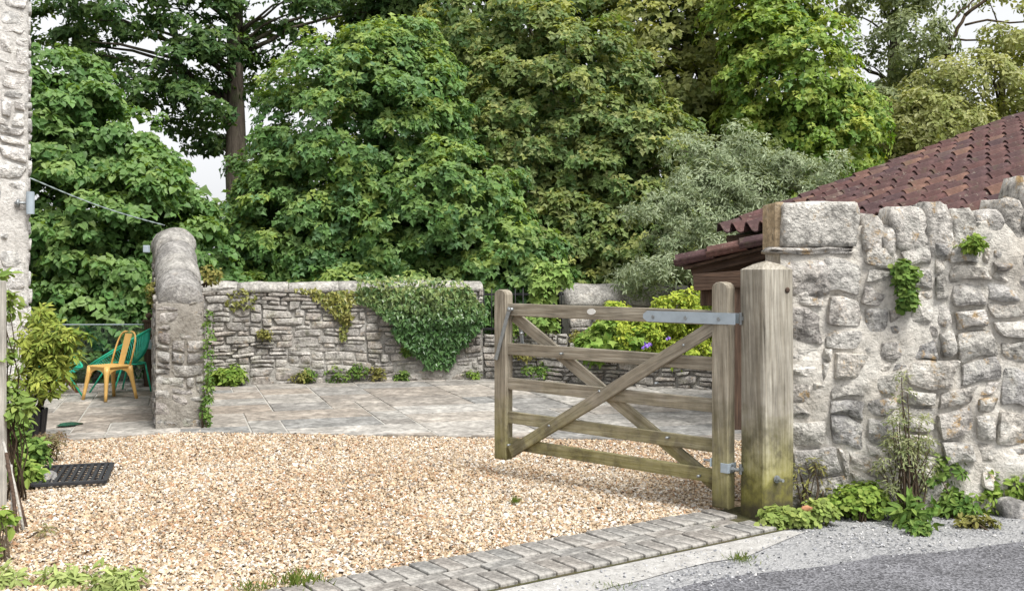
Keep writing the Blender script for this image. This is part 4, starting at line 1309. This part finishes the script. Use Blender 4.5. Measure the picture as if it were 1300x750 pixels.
# ================================================================== TREES
def E(px, py, d, rx, ry, rz, n):
    return (P(px, py, d), (rx, ry, rz), n)
SYC = [(.05, .12, .035), (.09, .185, .05), (.135, .24, .075), (.095, .19, .085)]
LIN = [(.055, .13, .035), (.1, .2, .055), (.15, .26, .085)]
OLV = [(.13, .17, .05), (.2, .23, .07), (.25, .27, .1)]
DRK = [(.035, .085, .025), (.06, .125, .035), (.1, .17, .045)]
SIL = [(.15, .2, .11), (.23, .28, .17), (.32, .37, .25)]

# broad-leaved hedge tree at the left, down to the ground
tree('lime_tree', 'broad heart-leaved tree filling the left behind the chairs', (-6.4, 15.0, -.05), 3.6, .12, 1,
     [E(60, 300, 14.6, 1.5, 1.3, 2.5, 177), E(165, 355, 14.2, 1.1, 1.0, 1.75, 125), E(60, 150, 15, 1.0, 1.0, 1.0, 52), E(120, 430, 13.6, 1.6, .6, .9, 84), E(230, 330, 14.8, .7, .8, .95, 46), E(200, 235, 15.2, .45, .5, .45, 23), E(130, 200, 14.9, .8, .7, .85, 42), E(250, 430, 14.6, .8, .7, 1.0, 46)],
     T_HEART, 6, .09, LIN, (.36, .46, .15), 18, rb=(.18, .42), flat=.6, droop=.5, up=.75, tipw=.6, inner=.12)
# tall tree, trunk in view
tree('tall_tree', 'tall tree with a straight bare trunk and dark spreading crown', (P(302, 350, 20)[0], 20, -.05), 9.5, .25, 2,
     [E(150, 5, 19.5, 1.2, 1.2, .6, 30), E(80, 40, 20, .7, .9, .45, 12), E(225, 85, 19.5, .9, 1.0, .55, 26), E(260, 130, 19, .45, .7, .3, 8), E(235, -40, 19.5, 1.5, 1.4, .6, 25), E(400, 10, 20.5, 1.4, 1.4, .8, 36), E(480, -30, 21, 1.6, 1.4, .9, 40), E(160, -60, 20, 2.2, 1.5, .6, 30), E(350, 60, 20.5, .6, .8, .4, 10), E(175, 120, 19.2, .5, .6, .22, 8), E(110, 60, 20, .5, .8, .35, 9), E(270, 60, 19.4, .5, .6, .5, 9), E(230, 165, 20.5, .4, .5, .2, 4), E(265, 175, 20.3, .4, .5, .35, 8), E(140, 90, 20.2, .5, .6, .25, 8), E(255, 20, 19.2, .6, .6, .4, 12), E(335, 110, 20.6, .4, .5, .35, 7)],
     T_MAPLE, 6, .105, DRK, (.22, .26, .05), 15, rb=(.25, .55), flat=.4, inner=.03, nlimb=34, front=.5, tipw=.4, droop=.3)
# sycamores in the middle
tree('sycamore_tree', 'big bushy sycamore with fresh pale tips above the ivy wall', (P(470, 350, 17.2)[0], 17.2, -.05), 4.6, .16, 3,
     [E(460, 190, 16.4, 1.65, 1.5, 1.95, 262), E(400, 300, 16, 1.3, 1.2, 1.3, 150), E(560, 290, 15.8, 1.35, 1.2, 1.3, 162), E(470, 400, 15.4, 2.3, .8, .8, 150), E(500, 95, 16.8, 1.0, 1.0, .8, 62), E(640, 350, 15.6, .9, .8, .9, 75), E(345, 360, 16.4, .7, .8, 1.0, 50), E(335, 240, 16.8, .5, .6, .6, 19), E(300, 290, 16.8, .5, .5, .5, 14)],
     T_MAPLE, 6, .086, SYC, (.38, .46, .11), 17, front=.1, rb=(.14, .4), flat=.75, up=.5, tipw=.95, inner=.12)
tree('sycamore_tree', 'darker sycamore behind the gate with reddish seed clusters', (P(730, 350, 18.6)[0], 18.6, -.05), 4.2, .2, 4,
     [E(700, 160, 17.6, 1.9, 1.5, 2.0, 237), E(640, 230, 17.2, 1.2, 1.1, 1.2, 99), E(800, 240, 17, 1.4, 1.2, 1.5, 174), E(730, 330, 16.6, 1.7, 1.0, 1.0, 138), E(850, 340, 16.2, 1.3, .8, .9, 99), E(740, 410, 16.0, 2.0, .6, .8, 88), E(620, 60, 18.5, 1.5, 1.3, 1.2, 88)],
     T_MAPLE, 6, .088, [(.055, .11, .035), (.1, .17, .05), (.15, .22, .075), (.2, .22, .08)], (.42, .43, .13), 16, front=.1, rb=(.14, .4), flat=.75, up=.5, tipw=.9, inner=.12)
tree('beech_tree', 'tall dense tree rising out of frame above the middle of the yard', (P(640, 350, 23)[0], 23, -.05), 9, .28, 5,
     [E(600, 30, 22, 3.0, 1.8, 2.0, 150), E(760, 40, 22.5, 2.6, 1.8, 2.4, 150), E(520, 130, 22, 2.0, 1.5, 2.0, 80), E(700, -70, 23, 4, 2, 1.8, 70), E(650, 260, 22, 3.5, 1.4, 2.4, 110), E(450, 350, 21.5, 2.6, 1.2, 1.6, 60)],
     T_MAPLE, 6, .15, [(.05, .1, .03), (.09, .15, .04), (.14, .2, .06)], (.3, .34, .08), 12, rb=(.35, .7), flat=.65, up=.5, tipw=.6, inner=.08)
tree('yellow_green_tree', 'yellowish green tree rising above the grey-leaved shrub', (P(900, 350, 22)[0], 22, -.05), 8, .25, 6,
     [E(880, 60, 21, 1.9, 1.6, 2.2, 120), E(830, 180, 21, 1.6, 1.3, 1.6, 64), E(950, -40, 21.5, 2.0, 1.8, 1.2, 48), E(920, 260, 20.5, 1.8, 1.2, 1.8, 64)],
     T_MAPLE, 6, .12, OLV, (.5, .5, .13), 17, rb=(.3, .6), flat=.65, up=.5, tipw=.75, inner=.1)
tree('norway_maple', 'bright lime-green maple above the left end of the tiled roof', (P(1020, 350, 19.2)[0], 19.2, -.05), 5.5, .16, 7,
     [E(1000, 110, 18.6, 1.2, 1.2, 1.6, 156), E(1045, 190, 18.4, 1.0, 1.0, 1.1, 96), E(970, 20, 19, 1.0, 1.0, 1.0, 72), E(1000, 260, 18.6, 1.2, 1.0, 1.2, 72), E(1080, 140, 18.8, .5, .6, .5, 21)],
     T_MAPLE, 6, .096, [(.08, .17, .035), (.16, .27, .045), (.25, .33, .06)], (.52, .53, .12), 13, rb=(.18, .4), flat=.75, up=.5, tipw=.8, inner=.1)
tree('oak_tree', 'loose oak with dark bent limbs against the white sky', (P(1135, 350, 25)[0], 25, -.05), 7.5, .3, 8,
     [E(1110, -5, 24.5, 1.0, 1.2, .45, 20), E(1155, 55, 24, .75, 1.0, .8, 24), E(1150, 150, 24, 1.4, 1.2, .9, 50), E(1085, 75, 24.5, .4, .6, .3, 6), E(1120, 250, 24, 2.4, 1.2, 1.5, 80), E(1170, 0, 24.6, .7, .8, .4, 12)],
     T_OVAL, 6, .11, [(.1, .14, .06), (.17, .21, .09), (.24, .28, .15)], (.4, .43, .22), 18, rb=(.3, .55), flat=.75, up=.4, nlimb=40, inner=.05, front=.5)
pt = tree('pale_tree', 'pale yellow-green tree above the ridge end of the tiled roof', (P(1270, 350, 24)[0], 24, -.05), 7, .14, 9,
     [E(1240, 130, 23, 1.5, 1.2, .9, 70), E(1190, 170, 22.5, 1.2, 1.0, .8, 60), E(1290, 50, 23.5, .6, .8, .6, 14), E(1330, 120, 23.5, 1.2, 1.0, 1.4, 40), E(1250, 240, 22.5, 2.6, 1.0, 1.4, 80), E(1285, -5, 24, .8, .8, .3, 9)],
     T_OVAL, 6, .11, [(.18, .22, .06), (.27, .3, .1), (.35, .36, .16)], (.55, .54, .3), 18, rb=(.3, .55), flat=.75, up=.4, nlimb=30, inner=.05, front=.5)
_br = []
for a_, b_, r0 in (((1200, 75), (1225, 20), .06), ((1225, 20), (1275, -10), .05), ((1225, 32), (1310, 28), .03), ((1215, 50), (1290, 66), .025), ((1205, 30), (1250, -8), .03)):
    _br.append(limb(np.random.default_rng(int(a_[0] + b_[0])), P(*a_, 23.6) - np.array((*pt.location,)), P(*b_, 23.6) - np.array((*pt.location,)), r0, r0 * .6, .05, 7))
v, f = merge(_br)
link('bare_limbs', rawmesh('bare_limbs', v, f, smooth=True), pt, M['twig'])
# silver shrub
tree('silver_shrub', 'feathery grey-green shrub leaning over the lean-to roof', (P(930, 350, 14.6)[0], 14.6, -.05), 2.6, .07, 10,
     [E(px, py, d, rx, .4, rz, n) for px, py, d, rx, rz, n in ((905, 205, 14.3, .35, .3, 22), (950, 200, 14.4, .3, .22, 18), (985, 215, 14.3, .4, .22, 26), (1030, 225, 14.3, .28, .16, 14), (1052, 212, 14.4, .14, .1, 5), (890, 240, 14.0, .4, .25, 26), (945, 250, 14.0, .5, .3, 36), (1000, 260, 14.1, .45, .3, 26), (845, 262, 13.8, .3, .1, 12), (815, 275, 13.7, .2, .08, 7), (880, 285, 13.7, .35, .2, 20), (930, 295, 13.8, .45, .25, 24), (850, 310, 13.7, .25, .14, 10), (895, 325, 13.6, .4, .2, 18), (850, 345, 13.5, .45, .14, 22), (805, 358, 13.9, .3, .12, 10), (870, 195, 14.5, .2, .2, 8), (925, 175, 14.6, .15, .14, 5))],
     T_NARROW, 9, .07, SIL, (.46, .51, .37), 9, rb=(.08, .3), flat=.8, tipw=.75, nlimb=80, mat=M['leaf_soft'], cat='shrub', droop=.1, up=.3)
# wood behind everything, one dark mass
rng = np.random.default_rng(99)
pk, _ = crown(rng, [E(250, 350, 30, 14, 2, 2.2, 150), E(900, 300, 31, 16, 2, 4.6, 230), E(1250, 290, 30, 7, 2, 3.6, 90)], T_MAPLE, 5, .32, DRK, (.1, .14, .03), 12, rb=(.7, 1.3), flat=.6, inner=.1)
setp(leaf_obj('distant_wood', [pk], None, M['leaf']), 'dark mass of woodland beyond the garden trees', 'wood', kind='stuff')

# ================================================================== IVY AND WALL PLANTS
def in_poly(p, poly):
    poly = np.array(poly); x, y = p[:, 0], p[:, 1]; r = np.zeros(len(p), bool)
    for (x1, y1), (x2, y2) in zip(poly, np.roll(poly, -1, 0)):
        r ^= ((y1 > y) != (y2 > y)) & (x < (x2 - x1) * (y - y1) / (y2 - y1 + 1e-12) + x1)
    return r
def wall_mat(name, label, poly, n, depth, size, tm, cols, tip, seed, tipw=.6, cat='ivy', mat=None, k=1, parentless=True, edge=.25):
    """leaves clothing the back wall inside an outline (position along wall, height)"""
    rng = np.random.default_rng(seed)
    uz = np.array([bw_uz(*q) for q in poly])
    lo, hi = uz.min(0), uz.max(0)
    p = rng.uniform(lo, hi, (n * 3, 2)); w = Wob(seed, 5, 3, 2)
    q = p + .1 * np.stack([w(p), w(p + 7)], -1)
    p = p[in_poly(q, uz)][:n]
    c = uz.mean(0); r = np.linalg.norm((p - c) / (hi - lo) * 2, axis=1)
    bulge = depth * np.clip(1.15 - r ** 2 * .6, .15, 1) * (1 + .35 * w(p * 1.3))
    y = -bulge * rng.uniform(.55, 1.05, len(p)) - .02
    top = p[:, 1] > 1.22
    y = np.where(top, rng.uniform(-depth, .4, len(p)), y)
    z = np.where(top, 1.2 + (p[:, 1] - 1.2) * (1 - ((y - .1) / .5) ** 2), p[:, 1])
    L = np.c_[p[:, 0], y, z]
    u = np.array((math.cos(BA), math.sin(BA), 0)); v = np.array((-math.sin(BA), math.cos(BA), 0))
    ax = nrm(-v + np.array((0, 0, .45)) + rng.normal(0, .38, (len(p), 3)) + np.where(top, 1.2, 0)[:, None] * np.array((0, 0, 1.)))
    X = nrm(rng.normal(0, .6, (len(p), 3)) + np.array((0, 0, -1.)))
    cc = pick(rng, cols, len(p)); tw = (np.clip((z - .75) / .6, 0, 1) * rng.uniform(0, 1, len(p)) * tipw)[:, None]
    cc = cc * (1 - tw) + np.array(tip) * tw
    o = leaf_obj(name, [leaf_arrays(tm, L, X, ax, size * rng.uniform(.6, 1.3, len(p)), cc)], None, mat or M['leaf_ivy'])
    o.location = (*BW, 0); o.rotation_euler = (0, 0, 0)
    # leaf frames are in world axes: turn positions into world offsets
    me = o.data; co = np.zeros(len(me.vertices) * 3, np.float32); me.vertices.foreach_get('co', co); co = co.reshape(-1, 3)
    kk = len(tm[0]); base = np.repeat(L, kk, 0)
    off = co - base
    wpos = base[:, :1] * u + base[:, 1:2] * v + base[:, 2:] * np.array((0, 0, 1.)) + off
    me.vertices.foreach_set('co', wpos.astype(np.float32).ravel()); me.update()
    return setp(o, label, cat)
wall_mat('ivy', 'thick dark ivy hanging over the back wall in a wedge', [(452, 372), (452, 352), (520, 351), (600, 354), (613, 378), (612, 402), (588, 438), (563, 463), (545, 467), (528, 445), (490, 410)], 5200, .2, .062, T_IVY,
         [(.04, .1, .03), (.065, .145, .04), (.1, .2, .06)], (.4, .44, .16), 61, .85)
wall_mat('creeper', 'thin yellowish creeper trailing from the back wall coping left of the ivy', [(375, 372), (400, 362), (465, 364), (470, 385), (450, 395), (444, 428), (432, 430), (430, 400), (405, 388)], 520, .05, .055, T_IVY,
         [(.1, .14, .03), (.2, .22, .05), (.28, .27, .07)], (.36, .33, .08), 62, .5, 'creeper')
wall_mat('creeper', 'small patch of yellow creeper near the ramped wall end', [(288, 366), (330, 364), (326, 384), (300, 392)], 90, .05, .05, T_IVY, [(.14, .16, .04), (.24, .24, .06)], (.3, .3, .08), 63, .5, 'creeper')

GRN = [(.1, .18, .03), (.16, .25, .045), (.23, .3, .07)]
WEED = [(.06, .13, .03), (.11, .19, .04), (.16, .24, .06)]
OCH = [(.16, .17, .05), (.24, .22, .07), (.13, .14, .05)]
def at_wall(px, py, off=.08):
    u, z = bw_uz(px, py, off)
    return np.array((*(BW + u * np.array((math.cos(BA), math.sin(BA))) - off * np.array((-math.sin(BA), math.cos(BA)))), z))
def blob(c, r, n): return (np.array(c, float), (r, r, r * .8) if np.isscalar(r) else r, n)
p = at_wall(290, 482, .12)
herb('fern', 'bright green fern clump at the foot of the back wall by the ramped wall', (p[0], p[1], 0), 71, [blob((p[0], p[1], .12), (.16, .1, .14), 34)], T_OVAL, 5, .06, GRN, (.3, .38, .07), 5)
for k, (px, py, r, cc, lab) in enumerate(((268, 486, .07, GRN, 'little green tuft beside the fern clump'), (384, 478, .09, OCH, 'brownish weed in the back wall foot, left of middle'), (426, 478, .13, WEED, 'leafy weed cushion at the middle of the back wall foot'),
        (392, 476, .06, WEED, 'small weed sprig left of the leafy weed cushion'), (455, 470, .09, WEED, 'weed growing from the back wall beneath the creeper'), (478, 474, .08, OCH, 'ochre weed on the back wall foot right of middle'), (510, 478, .06, WEED, 'tiny weed at the back wall foot below the ivy wedge'),
        (598, 478, .08, GRN, 'green weed at the back wall foot behind the latch end of the gate'), (438, 402, .05, OCH, 'ochre sprig rooted high in the back wall face'), (335, 425, .05, OCH, 'ochre sprig rooted in the back wall face nearer the ramped wall'), (516, 445, .05, WEED, 'small sprig on the wall just under the ivy edge'))):
    p = at_wall(px, py, .06)
    herb('wall_weed', lab, p - np.array((0, 0, r * .5)), 300 + k, [blob(p, (r * 1.3, r * .7, r), 12)], T_OVAL, 4, .04, cc, (.28, .3, .07), 4, stems=4, rb=(.03, .06))
# along the ramped wall end
p = P(261, 500, 9.2)
herb('wall_creeper', 'narrow green creeper climbing the edge of the ramped wall end', (p[0], p[1], 0), 331, [blob((p[0] + .0, p[1] + .05, .25), (.03, .06, .25), 30), blob((p[0] - .0, p[1] + .1, .8), (.025, .06, .3), 18)], T_OVAL, 4, .035, WEED, (.24, .3, .08), 4, stems=3, rb=(.02, .04), inner=0)
p = P(268, 348, 10.2)
herb('wall_sprig', 'twiggy yellowish sprig on top of the ramped wall shoulder', p - np.array((.08, 0, .12)), 332, [blob(p, (.12, .1, .09), 14)], T_OVAL, 4, .04, OCH, (.3, .26, .08), 3, stems=12, rb=(.02, .05), inner=0)
p = P(196, 372, 9.6)
herb('wall_moss', 'yellow-green moss cushion on the inner edge of the ramped wall', p - np.array((0, 0, .06)), 333, [blob(p, (.05, .08, .12), 24)], T_OVAL, 4, .025, OCH, (.26, .25, .05), 5, stems=0, rb=(.02, .04))
# tufts on the front wall face
for k, (px, py, rx, rz, lab) in enumerate(((1150, 352, .055, .05, 'upper part'), (1237, 309, .045, .05, 'small bright plant rooted high on the rubble wall face'))):
    pass
p = P(1150, 350, 5.86)
herb('wall_plant', 'leafy plant hanging from a crevice in the rubble wall face', p + np.array((0, .08, .08)), 341, [blob(p + np.array((0, 0, .02)), (.06, .04, .07), 26), blob(p + np.array((.01, 0, -.1)), (.045, .03, .09), 22)], T_ROUND, 4, .026, WEED, (.3, .36, .08), 5, rb=(.02, .035), stems=5)
p = P(1236, 309, 5.87)
herb('wall_plant', 'small bright plant rooted high on the rubble wall face', p + np.array((0, .06, -.05)), 342, [blob(p, (.045, .03, .045), 16)], T_OVAL, 4, .032, GRN, (.32, .36, .08), 4, rb=(.015, .03), stems=4)

# ================================================================== PLANTS BY THE ROAD
def gp_(px, py): g = G(px, py); return np.array((g[0], g[1], 0.))
p = gp_(1000, 668)
herb('weed', 'pale leafy weed sprawling round the foot of the gate post', p, 351, [blob(p + (.02, .02, .05), (.15, .06, .05), 30), blob(p + (.17, .05, .06), (.1, .05, .06), 16), blob(p + (-.1, -.02, .025), (.06, .03, .025), 10)], T_ROUND, 4, .026, [(.14, .2, .05), (.2, .27, .07), (.27, .32, .1)], (.34, .38, .1), 6, rb=(.025, .05))
p = gp_(1095, 660)
herb('weed', 'bright green rounded weed at the foot of the rubble wall', p, 352, [blob(p + (0, .06, .08), (.18, .07, .08), 46), blob(p + (.06, .09, .15), (.09, .05, .05), 14), blob(p + (-.2, .08, .04), (.08, .04, .04), 10)], T_ROUND, 4, .024, GRN, (.34, .42, .07), 6, rb=(.03, .055))
p = gp_(1155, 662)
herb('weed', 'tall feathery weed against the middle of the rubble wall', p, 353, [blob(p + (-.03, .07, .25), (.13, .05, .2), 30), blob(p + (.02, .09, .47), (.13, .05, .12), 24), blob(p + (.0, .1, .68), (.03, .03, .16), 5), blob(p + (.12, .09, .35), (.06, .04, .12), 10)], T_NARROW, 4, .03, [(.16, .2, .09), (.24, .27, .13), (.3, .31, .17)], (.42, .42, .26), 6, rb=(.03, .06), stems=34, flat=1., inner=.1)
p = gp_(1165, 668)
herb('weed', 'broad-leaved dock weed under the tall feathery weed', p, 354, [blob(p + (0, .03, .07), (.07, .04, .06), 9)], T_LANCE, 4, .085, WEED, (.3, .38, .08), 2, rb=(.03, .05), up=.2)
p = gp_(1166, 676)
herb('weed', 'small rosette weed at the edge of the chippings', p, 355, [blob(p + (0, 0, .025), (.06, .04, .025), 14)], T_OVAL, 5, .035, WEED, (.26, .3, .1), 3, rb=(.015, .03), stems=4)
p = gp_(1215, 655)
herb('weed', 'green weed between the two wall-foot rocks', p, 356, [blob(p + (0, .02, .06), (.1, .06, .06), 24), blob(p + (-.03, .12, .2), (.12, .06, .12), 20)], T_OVAL, 4, .042, WEED, (.26, .33, .08), 4, rb=(.02, .05))
p = gp_(1278, 650)
herb('weed', 'large light green weed at the right edge of the verge', p, 357, [blob(p + (0, .06, .14), (.15, .09, .13), 50), blob(p + (.1, .06, .08), (.15, .09, .1), 30), blob(p + (-.12, .02, .06), (.1, .06, .06), 18)], T_OVAL, 4, .042, GRN, (.3, .4, .07), 5, rb=(.03, .06))
p = gp_(1235, 668)
herb('weed', 'low creeping weed in front of the lichened rock', p, 358, [blob(p + (.0, 0, .03), (.12, .03, .03), 18)], T_OVAL, 4, .03, OCH, (.26, .28, .08), 3, rb=(.015, .03))
p = gp_(1030, 655)
herb('weed', 'thin-stemmed dry weed beside the gate post', p, 359, [blob(p + (.0, .06, .2), (.12, .05, .14), 16)], T_NARROW, 3, .04, OCH, (.3, .3, .14), 2, rb=(.02, .04), stems=16, inner=0)
for k, (px, py, n, h, sp, lab) in enumerate(((943, 711, 90, .045, .09, 'grass tuft at the edge of the concrete by the road'), (655, 638, 60, .05, .05, 'lone grass tuft out on the gravel'), (380, 742, 120, .07, .16, 'grass tuft where the gravel meets the pavers, bottom of frame'), (872, 668, 40, .025, .07, 'grass in the paver joints near the gate'),
        (905, 672, 40, .028, .06, 'grass in the paver joints nearest the gate post'), (845, 676, 30, .02, .08, 'thin grass line in the paver joints left of the gate heel'), (640, 716, 30, .018, .1, 'thin grass line along the middle of the paver strip'), (780, 745, 50, .03, .12, 'grass fringe on the concrete at the bottom of frame'), (322, 750, 60, .06, .1, 'grass sprig at the paver end, bottom of frame'))):
    g = G(px, py)
    tuft('grass_tuft', lab, (g[0], g[1], .0), 400 + k, n, h, sp, [(.12, .19, .04), (.2, .27, .06), (.27, .3, .1)], 'grass')

# ================================================================== FLOWER BED BEHIND THE GATE
q = P(850, 420, 12.75)
herb('golden_shrub', 'golden yellow-green shrub in the bed behind the gate', (q[0], 12.75, .3), 361, [E(860, 405, 12.75, .36, .3, .3, 90), E(810, 425, 12.7, .5, .3, .28, 80), E(890, 400, 12.7, .3, .3, .38, 60), E(780, 400, 13, .2, .2, .16, 24), E(870, 445, 12.6, .45, .25, .2, 50)], T_OVAL, 5, .05, [(.17, .27, .04), (.29, .37, .05), (.41, .46, .07)], (.54, .56, .1), 8, cat='shrub', rb=(.06, .12), stems=16)
q = P(775, 440, 12.6)
herb('lobed_plant', 'green lobed-leaf plant at the left of the golden shrub', (q[0], 12.6, .3), 362, [E(785, 425, 12.6, .4, .2, .18, 40), E(745, 440, 12.7, .25, .2, .12, 18)], T_BIG, 4, .1, [(.09, .19, .03), (.15, .27, .05), (.22, .33, .07)], (.4, .45, .12), 3, cat='plant', rb=(.06, .1), stems=10)
q = P(700, 420, 13.3)
herb('vine_shoot', 'upright pale vine shoot growing over the low wall', (q[0] - .05, 13.3, .3), 363, [E(688, 365, 13.3, .1, .12, .3, 26), E(708, 350, 13.3, .1, .1, .18, 16), E(690, 405, 13.25, .22, .15, .12, 18)], T_BIG, 4, .1, [(.14, .24, .06), (.22, .32, .09)], (.4, .45, .15), 3, cat='vine', rb=(.04, .08), stems=12, inner=.1)
for k, (px, py, rx, rz, n, lab) in enumerate(((660, 415, .2, .12, 20, 'mossy weeds topping the low wall behind the gate latch'), (740, 430, .2, .1, 20, 'ochre stonecrop on the wall behind the gate'), (690, 470, .35, .08, 24, 'green weeds at the foot of the low wall, seen through the gate'), (665, 445, .2, .1, 16, 'ochre stonecrop on the low wall face'))):
    herb('wall_weed', lab, (P(px, py, 13.2)[0], 13.2, max(0, P(px, py, 13.2)[2] - rz)), 370 + k, [E(px, py, 13.15, rx, .1, rz, n)], T_OVAL, 4, .045, [WEED, OCH, WEED, OCH][k], (.3, .3, .06), 5, stems=5)
rng = np.random.default_rng(8)
pp = np.concatenate([P(822, 438, 12.35)[None] + rng.normal(0, (.035, .03, .02), (8, 3)), P(848, 430, 12.4)[None] + rng.normal(0, (.02, .02, .015), (2, 3))])
v, f, c = leaf_arrays(T_ROUND, np.repeat(pp, 4, 0), nrm(rng.normal(size=(len(pp) * 4, 3))), np.tile(np.array((0, -1., .4)), (len(pp) * 4, 1)) + rng.normal(0, .3, (len(pp) * 4, 3)), np.full(len(pp) * 4, .03), np.ones((len(pp) * 4, 3)))
setp(link('purple_flowers', rawmesh('purple_flowers', v, f), None, M['petal']), 'few purple bell flowers below the golden shrub', 'flower')

# ================================================================== PLANTS AT THE LEFT
AZ = [(.1, .16, .03), (.17, .23, .04), (.26, .3, .06)]
q = G(62, 556)
herb('leafy_shrub', 'yellow-green whorled shrub at the foot of the stone house', (q[0] - .05, 8.35, 0), 381, [E(58, 432, 8.35, .15, .18, .14, 28), E(90, 428, 8.3, .12, .12, .04, 12), E(55, 478, 8.3, .16, .18, .14, 28), E(50, 402, 8.5, .08, .1, .06, 8), E(74, 455, 8.3, .12, .12, .08, 14)], T_LANCE, 8, .07, AZ, (.42, .42, .1), 2, cat='shrub', rb=(.05, .1), stems=30, tipw=.8, inner=.15)
herb('climber', 'long-leaved climber on the pale upright at the left edge', (P(8, 640, 6.2)[0], 6.3, 0), 382, [E(3, 385, 6.25, .05, .08, .07, 6), E(6, 450, 6.25, .04, .08, .1, 7), E(2, 500, 6.25, .05, .08, .1, 6), E(22, 520, 6.25, .07, .08, .03, 7), E(6, 350, 6.25, .04, .08, .04, 3)], T_OVAL, 5, .065, [(.12, .2, .05), (.2, .28, .07)], (.36, .4, .12), 3, cat='climber', rb=(.03, .06), stems=16, inner=.1)
herb('garden_plant', 'bushy green plant behind the canes at the left edge', (P(30, 590, 7.2)[0], 7.2, 0), 383, [E(20, 550, 7.2, .1, .14, .11, 16), E(42, 572, 7.1, .09, .1, .07, 14), E(20, 595, 7.0, .08, .1, .06, 10)], T_OVAL, 5, .055, WEED, (.28, .34, .09), 4, rb=(.04, .07), stems=16)
herb('heather', 'dull purplish wispy plant next to the rubber mat', (P(58, 580, 7.6)[0], 7.6, 0), 384, [E(60, 562, 7.6, .13, .12, .07, 22)], T_NARROW, 5, .035, [(.2, .13, .09), (.16, .16, .07), (.26, .18, .13)], (.3, .2, .16), 5, rb=(.03, .05), stems=16)
herb('lettuce_weed', 'light green weed at the foot of the canes', (P(28, 640, 6.6)[0], 6.6, 0), 385, [E(30, 600, 6.7, .09, .08, .05, 14)], T_OVAL, 5, .06, GRN, (.3, .38, .1), 3, rb=(.03, .05), stems=8)
herb('foreground_plant', 'pale green leafy plants along the bottom left corner', (P(60, 750, 4.6)[0], 4.62, 0), 386, [E(90, 736, 4.62, .14, .1, .04, 22), E(150, 738, 4.5, .09, .08, .035, 16), E(20, 735, 4.6, .1, .1, .05, 16)], T_LANCE, 5, .05, [(.2, .26, .08), (.3, .36, .13)], (.5, .54, .24), 4, rb=(.025, .05), stems=0)
herb('foreground_plant', 'taller broad-leaved plant cut by the left edge near the bottom', (P(-4, 750, 4.9)[0], 4.95, 0), 387, [E(-4, 715, 4.95, .06, .07, .06, 10), E(0, 660, 5.2, .03, .05, .03, 4)], T_OVAL, 4, .055, GRN, (.36, .44, .1), 3, rb=(.03, .05), stems=8)
herb('dry_weed', 'brownish dry weed on the gravel at the lower left', (P(40, 700, 5.4)[0], 5.4, 0), 388, [E(30, 695, 5.4, .16, .1, .05, 18), E(55, 680, 5.4, .05, .05, .04, 6)], T_NARROW, 4, .04, [(.22, .17, .1), (.18, .2, .07)], (.3, .3, .12), 4, rb=(.02, .05), stems=14)

bpy.context.view_layer.update()
